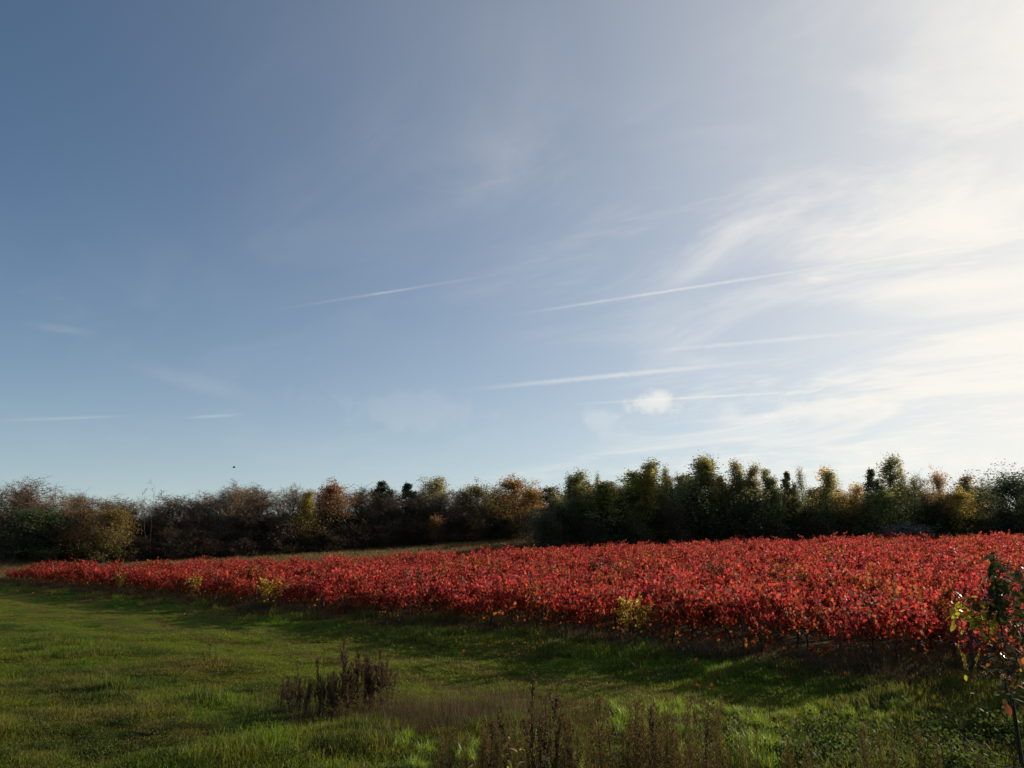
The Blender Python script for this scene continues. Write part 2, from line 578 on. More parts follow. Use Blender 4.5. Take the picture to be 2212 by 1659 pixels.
M_DOCK = foliage_material('dead_dock_seed', colour=(0.092, 0.052, 0.025), trans=0.3, rough=0.7, spec=0.2, hue=0.03, val=(0.5, 1.5))
M_DOCKSTEM = bark_material('dead_stem', (0.050, 0.032, 0.018), (0.095, 0.062, 0.034), 12.0)
M_PLUME = foliage_material('horseweed_plume', colour=(0.165, 0.118, 0.040), trans=0.5, rough=0.8, spec=0.1, hue=0.03, val=(0.5, 1.3))
M_FORB = foliage_material('low_green_leaves', colour=(0.060, 0.080, 0.016), trans=0.5, rough=0.6, spec=0.12, hue=0.06, val=(0.5, 1.4))
def sap_colour(t, v, h, info):
    c = t.mix(t.smooth(info.outputs['Random'], 0.2, 0.7), (0.040, 0.048, 0.012), (0.075, 0.066, 0.016))
    return t.mix(t.smooth(info.outputs['Random'], 0.82, 0.95), c, (0.11, 0.055, 0.02))


M_SAPGREEN = foliage_material('sapling_green_leaf', builder=sap_colour, trans=0.4, rough=0.33, spec=0.3, hue=0.0, val=(1, 1))
M_SAPYELLOW = foliage_material('sapling_yellow_leaf', colour=(0.42, 0.34, 0.03), trans=0.5, rough=0.35, spec=0.4, hue=0.0, val=(1, 1))
M_SAPORANGE = foliage_material('sapling_orange_leaf', colour=(0.34, 0.10, 0.03), trans=0.5, rough=0.35, spec=0.4, hue=0.0, val=(1, 1))
M_SAPSTEM = bark_material('sapling_bark', (0.030, 0.020, 0.016), (0.055, 0.038, 0.028), 20.0, 0.95)
M_GOLDLEAF = foliage_material('yellowing_weed_leaf', colour=(0.30, 0.24, 0.04), trans=0.5, rough=0.4, spec=0.35, hue=0.0, val=(1, 1))
M_BIRD = bark_material('bird_plumage', (0.02, 0.018, 0.018), (0.035, 0.03, 0.03), 10.0)

# ------------------------------------------------------------------ ground sheet
def graded(spans):
    """coordinates with a step per span"""
    out_ = [spans[0][0]]
    for a, b, n in spans:
        out_ += list(np.linspace(a, b, n + 1)[1:])
    return np.array(out_)


gx = graded([(-3000, -400, 8), (-400, -120, 20), (-120, -30, 60), (-30, -12, 70), (-12, 12, 170), (12, 30, 70), (30, 120, 60), (120, 400, 20), (400, 3000, 8)])
gy = graded([(-300, -20, 8), (-20, 5, 20), (5, 10, 25), (10, 24, 110), (24, 45, 110), (45, 80, 60), (80, 180, 60), (180, 500, 20), (500, 4000, 10)])
GX, GY = np.meshgrid(gx, gy)
GZ = terrain(GX, GY)
GV = np.stack([GX, GY, GZ], -1).reshape(-1, 3)
nx_, ny_ = len(gx), len(gy)
ii = (np.arange(ny_ - 1)[:, None] * nx_ + np.arange(nx_ - 1)[None]).ravel()
GF = np.stack([ii, ii + 1, ii + nx_ + 1, ii + nx_], 1)
ground = link_obj('ground', mesh_from('ground', GV, GF, mats=[M_GROUND], smooth=True))
tag(ground, 'grassy field with a worn track below the vines', 'ground', kind='structure')


# ------------------------------------------------------------------ scattered ground cover (stuff): points with instanced tufts
def scatter(name, P, rot, scl, idx, protos, label, cat, colour=None):
    n = len(P)
    me = bpy.data.meshes.new(name)
    me.vertices.add(n)
    me.vertices.foreach_set('co', np.asarray(P, np.float32).ravel())
    for nm, ty, key, arr in (('rot', 'FLOAT_VECTOR', 'vector', rot), ('scl', 'FLOAT_VECTOR', 'vector', scl)):
        a = me.attributes.new(nm, ty, 'POINT')
        a.data.foreach_set(key, np.asarray(arr, np.float32).ravel())
    a = me.attributes.new('idx', 'INT', 'POINT')
    a.data.foreach_set('value', np.asarray(idx, np.int32))
    me.update()
    pc = bpy.data.collections.new(name + '_kinds')
    for p in protos:
        pc.objects.link(p)
    ng = bpy.data.node_groups.new(name, 'GeometryNodeTree')
    ng.interface.new_socket('Geometry', in_out='INPUT', socket_type='NodeSocketGeometry')
    ng.interface.new_socket('Geometry', in_out='OUTPUT', socket_type='NodeSocketGeometry')
    N = ng.nodes
    gi, go = N.new('NodeGroupInput'), N.new('NodeGroupOutput')
    ci = N.new('GeometryNodeCollectionInfo')
    ci.inputs['Collection'].default_value = pc
    ci.inputs['Separate Children'].default_value = True
    ci.inputs['Reset Children'].default_value = True
    ip = N.new('GeometryNodeInstanceOnPoints')
    ip.inputs['Pick Instance'].default_value = True
    ng.links.new(gi.outputs[0], ip.inputs['Points'])
    ng.links.new(ci.outputs[0], ip.inputs['Instance'])
    for nm, ty, sk in (('rot', 'FLOAT_VECTOR', 'Rotation'), ('scl', 'FLOAT_VECTOR', 'Scale'), ('idx', 'INT', 'Instance Index')):
        na = N.new('GeometryNodeInputNamedAttribute')
        na.data_type = ty
        na.inputs['Name'].default_value = nm
        ng.links.new(na.outputs['Attribute'], ip.inputs[sk])
    ng.links.new(ip.outputs[0], go.inputs[0])
    o = link_obj(name, me)
    md = o.modifiers.new('scatter', 'NODES')
    md.node_group = ng
    if colour:
        o.color = (*colour, 1)
        o['tip_colour'] = colour
    tag(o, label, cat, kind='stuff')
    return o


def blades(n, radius, hmin, hmax, width, lean, seed, curve=0.5):
    """a tuft of bent grass blades, each of three quads ending in a point"""
    r = np.random.default_rng(seed)
    ang = r.uniform(0, 2 * math.pi, n)
    rad = radius * np.sqrt(r.uniform(0, 1, n))
    bx, by = rad * np.cos(ang), rad * np.sin(ang)
    hh = r.uniform(hmin, hmax, n) * (0.55 + 0.45 * r.uniform(0, 1, n))
    fa = r.uniform(0, 2 * math.pi, n)
    ln = np.abs(r.normal(0.35, 0.3, n)) * lean * hh
    wx, wy = -np.sin(fa) * width, np.cos(fa) * width
    dx, dy = np.cos(fa), np.sin(fa)
    V = []
    for k, (f, wd) in enumerate(((0, 1.0), (0.5, 0.8), (0.85, 0.45))):
        off = ln * f ** (1 + curve)
        z = hh * f * (1 - 0.15 * f)
        for sg in (-1, 1):
            V.append(np.stack([bx + dx * off + sg * wx * wd, by + dy * off + sg * wy * wd, z], 1))
    V.append(np.stack([bx + dx * ln, by + dy * ln, hh * (0.85 + 0.0 * ln)], 1))
    V = np.stack(V, 1).reshape(-1, 3)
    b = np.arange(n)[:, None] * 7
    Q = np.concatenate([b + np.array([[0, 1, 3, 2]]), b + np.array([[2, 3, 5, 4]])])
    T = b + np.array([[4, 5, 6]])
    v = np.repeat(r.uniform(0, 1, n), 7)
    h = np.tile([0, 0, 0.5, 0.5, 0.85, 0.85, 1.0], n)
    return V, [Q, T], {'v': v, 'h': h}


def proto(name, V, F, attrs, mats):
    return bpy.data.objects.new(name, mesh_from(name, V, F, attrs, mats))


grass_p = []
for k, (n, rad, h0, h1, wd, ln) in enumerate([(150, 0.34, 0.04, 0.10, 0.0040, 1.3), (150, 0.34, 0.05, 0.13, 0.0042, 1.2), (150, 0.32, 0.07, 0.18, 0.0045, 1.1), (120, 0.26, 0.12, 0.30, 0.0050, 1.0)]):
    V, F, A = blades(n, rad, h0, h1, wd, ln, 100 + k)
    grass_p.append(proto('grass_tuft_%d' % k, V, F, A, [M_GRASS]))


def in_view(x, y, margin=1.5):
    return (np.abs(x) < 0.69 * y + margin)


def sward(n, y0, y1, pw):
    """random points over the visible grass, thinning with distance"""
    y = y0 + (y1 - y0) * rng.uniform(0, 1, n) ** pw
    x = rng.uniform(-1, 1, n) * (0.69 * y + 1.5)
    return x, y


xs, ys = [], []
for n, y0, y1 in ((9000, 7.0, 16), (11000, 16, 32), (9000, 32, 80)):
    y = np.sqrt(rng.uniform(y0 ** 2, y1 ** 2, n))
    x = rng.uniform(-1, 1, n) * (0.69 * y + 1.0)
    xs.append(x); ys.append(y)
x, y = np.concatenate(xs), np.concatenate(ys)
s = s_of(x, y)
keep = s < 1.2
x, y, s = x[keep], y[keep], s[keep]
clump = fbm(x / 1.7, y / 1.7, 31, 3)
clump2 = fbm(x / 0.8, y / 0.8, 57, 2)
track = sstep(s, -10.5, -9.0) * (1 - sstep(s, -4.6, -3.4))
lush = (1 - 0.8 * track) * np.clip((clump - 0.45) * 3.0 + (clump2 - 0.5) * 1.2, 0, 1.4) + 0.55 * sstep(s, -4.2, -2.5) + 0.4 * sstep(x, 2, 5) * (1 - sstep(y, 16, 20))
idx = np.clip((lush * 2.4 + rng.normal(0, 0.5, len(x))).astype(int), 0, 3)
far = 1 + 0.012 * np.clip(y - 14, 0, 60)
sc_ = (0.65 + 0.58 * lush) * rng.uniform(0.7, 1.4, len(x))
scl = np.stack([far * rng.uniform(0.9, 1.2, len(x)), far * rng.uniform(0.9, 1.2, len(x)), sc_ * (1 + 0.004 * y)], 1)
rot = np.stack([rng.normal(0, 0.08, len(x)), rng.normal(0, 0.08, len(x)), rng.uniform(0, 6.28, len(x))], 1)
scatter('grass', np.stack([x, y, terrain(x, y) - 0.01], 1), rot, scl, idx, grass_p, 'short green and olive grass of the mown strip beside the vines', 'grass')

# tall dry grass behind the vineyard, in front of the wood
dry_p = []
for k in range(3):
    V, F, A = blades(110, 0.8, 0.25, 0.75, 0.016, 0.7, 200 + k)
    dry_p.append(proto('dry_grass_tuft_%d' % k, V, F, A, [M_GRASS]))
n = 9000
y = rng.uniform(66, 142, n)
x = rng.uniform(-0.72, 0.12, n) * y
keep = (y > field_back(x) - 1.0)
x, y = x[keep], y[keep]
k_ = len(x)
scatter('pasture_grass', np.stack([x, y, terrain(x, y)], 1), np.stack([np.zeros(k_), np.zeros(k_), rng.uniform(0, 6.28, k_)], 1),
        rng.uniform(0.7, 1.3, (k_, 1)) * np.ones((1, 3)), rng.integers(0, 3, k_), dry_p, 'rough tan grass between the vineyard and the bare wood', 'grass')

# dead herbage along the foot of the vines
n = 5200
s = np.where(rng.uniform(0, 1, n) < 0.6, rng.uniform(-1.6, 0.6, n), rng.uniform(0, 7, n))
a = rng.uniform(-20, 75, n)
x, y = NX * (s + NOFF) + UX * a, NY * (s + NOFF) + UY * a
keep = in_view(x, y) & (y > 8) & (fbm(x / 2.2, y / 2.2, 77, 3) > 0.42)
x, y = x[keep], y[keep]
herb_p = []
for k in range(3):
    V, F, A = blades(70, 0.34, 0.10, 0.34, 0.005, 1.2, 300 + k)
    herb_p.append(proto('dead_herb_tuft_%d' % k, V, F, A, [M_STRAW]))
k_ = len(x)
scatter('dead_herbage', np.stack([x, y, terrain(x, y)], 1), np.stack([np.zeros(k_), np.zeros(k_), rng.uniform(0, 6.28, k_)], 1),
        (rng.uniform(0.6, 1.25, k_) * (1 + 0.9 * sstep(fbm(x / 1.3, y / 1.3, 91, 2), 0.5, 0.75)))[:, None] * np.ones((1, 3)), rng.integers(0, 3, k_), herb_p, 'brown dead herbage along the foot of the front vine row', 'weeds')


# ------------------------------------------------------------------ grapevines
def vine_proto(seed):
    r = np.random.default_rng(seed)
    segs = []
    # gnarled trunk
    p = np.array([0, 0, -0.05])
    rad = r.uniform(0.026, 0.038)
    head = r.uniform(0.42, 0.55)
    lean = r.normal(0, 0.10, 2)
    for k in range(5):
        q = np.array([lean[0] * (k + 1) / 5 + r.normal(0, 0.018), lean[1] * (k + 1) / 5 + r.normal(0, 0.018), -0.05 + (head + 0.05) * (k + 1) / 5])
        segs.append((p, q, rad, rad * 0.95))
        p, rad = q, rad * 0.95
    top = p
    spurs = []
    for sg in (-1, 1):                      # two short arms along the row
        p, rr = top, rad * 0.8
        for k in range(4):
            q = top + np.array([sg * 0.15 * (k + 1) + r.normal(0, 0.015), r.normal(0, 0.025), 0.10 * math.sqrt(k + 1) + r.normal(0, 0.02)])
            segs.append((p, q, rr, rr * 0.85))
            spurs.append(q)
            p, rr = q, rr * 0.85
    nt = len(segs)
    canes, P, hh, ax = [], [], [], []
    for ci, sp in enumerate(spurs * 2):     # canes, mostly upright, some arching over and drooping
        arch = ci % 4 == 3
        d = np.array([r.normal(0, 0.16), r.normal(0, 0.20 if not arch else 0.5), 1.0])
        ln, p, n = r.uniform(0.60, 1.12) * (1.25 if arch else 1.0), sp + r.normal(0, 0.03, 3), 8
        droop = r.uniform(0.30, 0.5) if arch else r.uniform(0.0, 0.08)
        for k in range(n):
            d = d / np.linalg.norm(d) + np.array([d[0] * 0.05, d[1] * 0.12, -droop * (k / n) * 1.3]) + r.normal(0, 0.06, 3)
            q = p + d / np.linalg.norm(d) * ln / n
            q[2] = max(q[2], 0.16)
            canes.append((p, q, 0.005 * (1 - k / n) + 0.002, 0.005 * (1 - (k + 1) / n) + 0.002))
            for j in range(4):
                off = r.normal(0, 0.055, 3) * np.array([1.0, 1.2, 0.7])
                P.append(p + (q - p) * r.uniform() + off)
            p = q
    for k in range(34):                     # lower hanging leaves about the head
        P.append(np.array([r.uniform(-0.6, 0.6), r.normal(0, 0.22), r.uniform(0.16, 0.7)]))
    P = np.array(P)
    n = len(P)
    size = r.uniform(0.065, 0.135, n)
    # leaves hang: normal mostly sideways, tip downward
    yaw = r.uniform(0, 2 * math.pi, n)
    tilt = r.normal(R(72), R(24), n)
    roll = r.normal(0, 0.45, n)
    M = np.array([(Euler((0, 0, yaw[i])).to_matrix() @ Euler((tilt[i] + math.pi, 0, 0)).to_matrix() @ Euler((0, roll[i], 0)).to_matrix()) for i in range(n)])
    LV, LF = leaf_mesh_arrays(P, size, LOBED, LOBED_F, r, M)
    h = np.clip((P[:, 2] - 0.25) / 0.95, 0, 1)
    A = {'v': np.repeat(r.uniform(0, 1, n), len(LOBED)), 'h': np.repeat(h, len(LOBED))}
    TV, TF = tubes(segs, 6)
    CV, CF = tubes(canes, 3)
    trunk = mesh_from('vine_trunk', TV, TF, {'v': np.full(len(TV), 0.5)}, [M_VBARK], True)
    cane = mesh_from('vine_canes', CV, CF, None, [M_VBARK])
    leaves = mesh_from('vine_leaves', LV, LF, A, [M_VINE])
    V = np.concatenate([TV, CV, LV])
    F = [np.concatenate([TF, CF + len(TV)]), LF + len(TV) + len(CV)]
    me = mesh_from('whole_vine', V, F, {'v': np.concatenate([np.full(len(TV) + len(CV), .5), A['v']]), 'h': np.concatenate([np.zeros(len(TV) + len(CV)), A['h']])}, [M_VBARK, M_VINE])
    mi = np.concatenate([np.zeros(len(F[0]), np.int32), np.ones(len(F[1]), np.int32)])
    me.polygons.foreach_set('material_index', mi)
    return trunk, cane, leaves, bpy.data.objects.new('grapevine_kind_%d' % seed, me)


VP = [vine_proto(400 + k) for k in range(8)]
ROW, STEP = 1.7, 1.1
cand = []
for r_i in range(0, 46):
    s = r_i * ROW + 0.25
    for a in np.arange(-75, 96, STEP):
        aa = a + random.uniform(-0.12, 0.12)
        ss = s + (random.uniform(-0.08, 0.08) if r_i else random.uniform(-0.25, 0.2))
        x, y = NX * (ss + NOFF) + UX * aa, NY * (ss + NOFF) + UY * aa
        if y < 9 or y > float(field_back(x)) or not (abs(x) < 0.69 * y + 2.0):
            continue
        if random.random() < (0.035 if r_i else 0.06):
            continue
        cand.append((r_i, aa, x, y))
# the 300 that show largest are things of their own: the front rows
cand.sort(key=lambda c: (c[0] + (0.0 if c[0] == 0 else 0.055 * max(0, c[3] - 22))))
near_v, rest_v = cand[:296], cand[296:]
YELLOW = [((605, 1278), 'broad yellow grapevine in the front row, the largest yellow patch of the field'),
          ((448, 1262), 'narrow yellow grapevine in the front row, left of the largest yellow vine'),
          ((1345, 1318), 'red grapevine with bright yellow leaves near the middle of the front row'),
          ((280, 1246), 'small yellowish grapevine near the far tip of the front row')]
front = sorted([c for c in near_v if c[0] == 0], key=lambda c: c[1])
yellow_of = {}
for (px, py), lab in YELLOW:
    best = min(front, key=lambda c: abs(c[2] / c[3] - ray(px, py)[0] / ray(px, py)[1]))
    yellow_of[id(best)] = lab


def set_mat(o, m):
    o.material_slots[0].link = 'OBJECT'
    o.material_slots[0].material = m


ORD = ['front', 'second', 'third', 'fourth', 'fifth', 'sixth', 'seventh', 'eighth', 'ninth', 'tenth', 'eleventh', 'twelfth']
row_ang = math.atan2(UY, UX)
POST_X = [2085, 1602, 1171, 886, 694, 555, 453, 376, 317, 268, 228]


def front_row_point(px):
    """where the front row stands in the direction of a photograph column"""
    k = ray(px, 1300)
    k = k[0] / k[1]
    y = NOFF / (NX * k + NY)
    return k * y, y


post_pts = [front_row_point(p) for p in POST_X]
post_a = [UX * px_ + UY * py_ for px_, py_ in post_pts]
NTH = ['first', 'second', 'third', 'fourth', 'fifth', 'sixth', 'seventh', 'eighth', 'ninth', 'tenth', 'eleventh', 'twelfth']


def front_seg(a):
    """front row vines are counted from the stake before them, stakes from the sapling"""
    k = sum(1 for q in post_a if q < a)
    lo = post_a[k - 1] if k else -1e9
    j = sum(1 for c in front if lo < c[1] < a)
    if k == 0:
        return f'crimson and amber front row grapevine, {NTH[min(j, 11)]} from the right edge by the sapling', 'front row vines beside the sapling'
    if k >= len(post_a):
        return ('small red grapevine at the far thin tip of the front row' if j > 11 else f'small red front row grapevine, {NTH[j]} past the last stake'), 'front row vines at the far tip'
    return f'red front row grapevine, {NTH[min(j, 11)]} one beyond the {NTH[k - 1]} stake from the sapling', 'front row vines between the stakes'


def row_seg(r_i, a):
    names = ['first', 'second', 'third', 'fourth', 'fifth', 'sixth', 'seventh', 'eighth', 'ninth', 'tenth', 'eleventh']
    k = sum(1 for q in post_a if q < a)
    where = 'behind the sapling' if k == 0 else 'near the far tip' if k >= len(post_a) else f'behind the gap from {names[k - 1]} to {names[k]} stake'
    return f'red grapevine in the {ORD[r_i]} row, {where}', f'{ORD[r_i]} row vines {where}'


for c in near_v:
    r_i, a, x, y = c
    k = random.randrange(len(VP))
    trunk, cane, leaves, _ = VP[k]
    sc = random.choice((random.uniform(0.68, 0.9), random.uniform(0.88, 1.18), random.uniform(0.95, 1.18)))
    lab, grp = front_seg(a) if r_i == 0 else row_seg(r_i, a)
    mat = None
    if id(c) in yellow_of:
        lab, grp, mat = yellow_of[id(c)], 'yellow vines', M_VINE_Y
        sc = 1.1 if 'broad' in lab else 0.8
        pull = max(0.0, float(s_of(x, y)) + 0.15)
        x, y = x - NX * pull, y - NY * pull
    root = thing('grapevine', lab, 'grapevine', (x, y, tz(x, y)), row_ang + (math.pi if random.random() < 0.5 else 0) + random.uniform(-0.2, 0.2),
                 (sc * (1.35 if 'broad' in lab else 1), sc, sc * random.uniform(0.85, 1.22)), grp)
    link_obj('trunk', trunk, root)
    tag(link_obj('canes', cane, root), kind='stuff')
    lf = tag(link_obj('foliage', leaves, root), kind='stuff')
    if mat:
        set_mat(lf, mat)
rv = np.array([(c[2], c[3]) for c in rest_v])
k_ = len(rv)
sc = rng.uniform(0.75, 1.2, (k_, 1)) * np.ones((1, 3)) * np.column_stack([np.ones((k_, 2)), rng.uniform(0.82, 1.2, k_)])
scatter('grapevines', np.column_stack([rv, terrain(rv[:, 0], rv[:, 1])]),
        np.column_stack([np.zeros(k_), np.zeros(k_), row_ang + rng.integers(0, 2, k_) * math.pi + rng.uniform(-0.25, 0.25, k_)]), sc,
        rng.integers(0, len(VP), k_), [v[3] for v in VP], 'crimson mass of grapevines covering the slope behind the front rows', 'grapevines')

# a few yellow and withered vines that stand out within the mass
ODD = [(1062, 1292, M_VINE_Y, 'small yellow-leaved grapevine among the crimson ones behind the third stake', 0.7),
       (1648, 1170, M_VINE_Y, 'yellowing grapevine on the far crest of the vineyard under the dark hedge', 0.9),
       (1733, 1183, M_VINE_Y, 'yellow-tinged grapevine high on the slope right of the crest', 0.7),
       (1940, 1187, M_VINE_Y, 'yellowing grapevine high on the slope towards the big dark tree', 0.9),
       (890, 1262, M_VINE_D, 'withered brown grapevine among red ones above the fourth stake', 1.0),
       (1290, 1240, M_VINE_D, 'withered dark grapevine halfway up the red slope', 1.05),
       (1545, 1248, M_VINE_D, 'withered dark grapevine behind the second stake', 1.05),
       (1800, 1225, M_VINE_D, 'dull brown grapevine in the upper right of the red slope', 1.0)]
for (px, py, m, lab, sc) in ODD:
    v = ray(px, py)
    t_ = np.arange(15, 95, 0.2)
    P = v[None] * t_[:, None]
    hgt = P[:, 2] + CAM_Z - terrain(P[:, 0], P[:, 1]) - 1.05
    k = np.argmax(hgt <= 0) if (hgt <= 0).any() else len(t_) - 1
    x, y = P[k, 0], P[k, 1]
    short = max(0.0, 2.0 - float(s_of(x, y)))
    x, y = x * (1 + short / NOFF), y * (1 + short / NOFF)
    trunk, cane, leaves, _ = VP[random.randrange(8)]
    root = thing('grapevine', lab, 'grapevine', (x, y, tz(x, y)), row_ang, (sc, sc, sc * 1.12), 'odd coloured vines in the red slope')
    link_obj('trunk', trunk, root)
    set_mat(tag(link_obj('foliage', leaves, root), kind='stuff'), m)


# fallen leaves below the front rows
n = 4200
sf = rng.normal(-0.4, 1.5, n)
af = rng.uniform(-20, 75, n)
x, y = NX * (sf + NOFF) + UX * af, NY * (sf + NOFF) + UY * af
keep = in_view(x, y) & (y > 9)
x, y = x[keep], y[keep]
P = np.stack([x, y, terrain(x, y) + rng.uniform(0.02, 0.12, len(x))], 1)
V, F = leaf_mesh_arrays(P, rng.uniform(0.07, 0.12, len(P)), LOBED, LOBED_F)
tag(link_obj('fallen_leaves', mesh_from('fallen_leaves', V, F, {'v': np.repeat(rng.uniform(0, 1, len(P)), 11), 'h': np.repeat(rng.uniform(0, 0.5, len(P)), 11)}, [M_VINE])),
    'red and rusty vine leaves fallen along the front row', 'leaves', kind='stuff')


# ------------------------------------------------------------------ vineyard stakes
def stake_mesh(hgt, rad, seed, mat):
    r = random.Random(seed)
    segs, p = [], Vector((0, 0, -0.2))
    for k in range(4):
        q = Vector((r.gauss(0, 0.012), r.gauss(0, 0.012), -0.2 + (hgt + 0.2) * (k + 1) / 4))
        segs.append((tuple(p), tuple(q), rad * (1.08 - 0.04 * k), rad * (1.04 - 0.04 * k)))
        p = q
    segs.append((tuple(p), (p.x + 0.008, p.y, p.z + 0.035), rad * 0.9, rad * 0.15))
    V, F = tubes(segs, 7)
    return mesh_from('stake', V, F, None, [mat], False)


STK = [stake_mesh(1.05, 0.034, k, M_POST) for k in range(3)]
STKP = [stake_mesh(1.55, 0.030, 10 + k, M_PALEPOST) for k in range(2)]
cn = ['first', 'second', 'third', 'fourth', 'fifth', 'sixth', 'seventh', 'eighth', 'ninth', 'tenth', 'eleventh']
for k, (x, y) in enumerate(post_pts):
    x, y = x - NX * 0.02, y - NY * 0.02
    o = link_obj('vineyard_stake', STK[k % 3], None, (x, y, tz(x, y)), (random.uniform(-.05, .05), random.uniform(-.05, .05), random.uniform(0, 6)))
    tag(o, f'dark wooden stake in the front vine row, {cn[k]} counting from the sapling', 'stake', 'stakes of the front vine row')
PALE = [(114, 1238, 'pale thin stake at the far thin end of the vineyard'), (301, 1230, 'tall pale stake standing clear above the far back edge of the vines'),
        (430, 1238, 'pale stake rising from the vines above the narrow yellow vine'), (470, 1250, 'second pale stake just right of the narrow yellow vine'),
        (1001, 1262, 'thin pale stake amid the red vines, mid slope'), (743, 1255, 'thin pale stake amid the red vines right of the yellow patch')]
for k, (px, py, lab) in enumerate(PALE):
    v = ray(px, py + 8)
    t_ = np.arange(20, 80, 0.2)
    P = v[None] * t_[:, None]
    hgt = P[:, 2] + CAM_Z - terrain(P[:, 0], P[:, 1]) - 1.2
    kk = np.argmax(hgt <= 0)
    x, y = P[kk, 0], P[kk, 1]
    short = max(0.0, 1.1 - float(s_of(x, y)))
    x, y = x * (1 + short / NOFF), y * (1 + short / NOFF)
    tag(link_obj('vineyard_stake', STKP[k % 2], None, (x, y, tz(x, y)), (0.03, -0.03, 0), (1, 1, 1.08)), lab, 'stake', 'pale stakes in the vineyard')
for k in range(17):                                   # stakes of the far edge
    px = 600 + k * 33 + random.uniform(-6, 6)
    q = ray(px, 1190)
    yb = 84
    for _ in range(4):
        yb = float(field_back(q[0] / q[1] * yb)) + 1.2
    x = q[0] / q[1] * yb
    tag(link_obj('edge_stake', STK[k % 3], None, (x, yb, tz(x, yb)), (0.02, 0.03 * (k % 3 - 1), k), (0.9, 0.9, 1.12)),
        'dark stake in the line along the far back edge of the vineyard', 'stake', 'stakes along the far edge of the vineyard')


# ------------------------------------------------------------------ trees
def perp(d, r):
    a = Vector((r.gauss(0, 1), r.gauss(0, 1), r.gauss(0, 1)))
    a -= d * a.dot(d)
    return a.normalized() if a.length > 1e-6 else Vector((1, 0, 0))


def grow_tree(seed, H, base, width, n_br, ang, prof, lv2, lv3, up, trunk_r, wander=0.12, multi=1):
    """skeleton of a tree of height H: trunk(s), limbs, boughs and twigs; returns wood segments, twig segments, twig tips"""
    r = random.Random(seed)
    wood, twig, tips = [], [], []

    def limb(p, d, ln, r0, n, bend, store):
        pts = [p]
        for k in range(n):
            d = (d + perp(d, r) * 0.20 + Vector((0, 0, bend))).normalized()
            q = p + d * ln / n
            f0, f1 = 1 - 0.8 * k / n, 1 - 0.8 * (k + 1) / n
            store.append((tuple(p), tuple(q), r0 * f0, r0 * f1))
            p = q
            pts.append(p)
        return pts, d

    for m in range(multi):
        d0 = Vector((r.gauss(0, 0.04 + 0.10 * (multi > 1)), r.gauss(0, 0.04 + 0.10 * (multi > 1)), 1)).normalized()
        pts, p, d = [], Vector((r.gauss(0, 0.15) * (multi > 1), r.gauss(0, 0.15) * (multi > 1), -0.3)), d0
        n = 10
        hh = H * (1 if m == 0 else r.uniform(0.75, 0.98))
        for k in range(n):
            d = (d + perp(d, r) * wander * 0.5 + Vector((0, 0, 0.12))).normalized()
            q = p + d * (hh + 0.3) / n
            wood.append((tuple(p), tuple(q), trunk_r * (1 - 0.92 * k / n), trunk_r * (1 - 0.92 * (k + 1) / n)))
            pts.append((p, q))
            p = q
        nb = max(6, n_br // multi)
        for b in range(nb):
            f = base + (1 - base) * ((b + r.random()) / nb)
            f = min(f, 0.985)
            seg = pts[min(n - 1, int(f * n))]
            st = seg[0].lerp(seg[1], f * n - int(f * n))
            tt = (f - base) / (1 - base)
            L = width * prof(tt) * r.uniform(0.75, 1.15)
            if L < 0.12:
                L = 0.12
            az = r.uniform(0, 2 * math.pi)
            el = R(ang[0] + (ang[1] - ang[0]) * tt + r.gauss(0, 8))
            d1 = Vector((math.cos(az) * math.cos(el), math.sin(az) * math.cos(el), math.sin(el)))
            lp, ld = limb(st, d1, L, max(0.012, trunk_r * (1 - f) * 0.55 + 0.006), 4, up, wood)
            tips.append(lp[-1])
            for j in range(lv2):
                q0 = lp[r.choice((1, 2, 2, 3, 3, 4))]
                d2 = (ld * 0.55 + perp(ld, r) * 0.8 + Vector((0, 0, up))).normalized()
                bp_, bd = limb(q0, d2, L * r.uniform(0.28, 0.55), 0.016, 2, up, twig)
                tips.append(bp_[-1])
                for i in range(lv3):
                    q1 = bp_[r.choice((0, 1, 2))]
                    d3 = (bd * 0.6 + perp(bd, r) * 0.8 + Vector((0, 0, up * 1.4))).normalized()
                    tp, td = limb(q1, d3, L * r.uniform(0.14, 0.30), 0.010, 2, up, twig)
                    tips.append(tp[-1])
                    tips.append(tp[1])
    return wood, twig, tips


def round_prof(t):
    return math.sqrt(max(0.0, 1 - (1.75 * t - 0.72) ** 2 / 1.08))


def column_prof(t):
    return (1 - t) ** 0.82 * (0.35 + 0.65 * min(1, t * 4)) + 0.05


def cone_prof(t):
    return (1 - t) ** 0.9 + 0.04


def vase_prof(t):
    return 0.55 + 0.5 * math.sin(min(1, t * 1.1) * math.pi * 0.8) - 0.35 * t


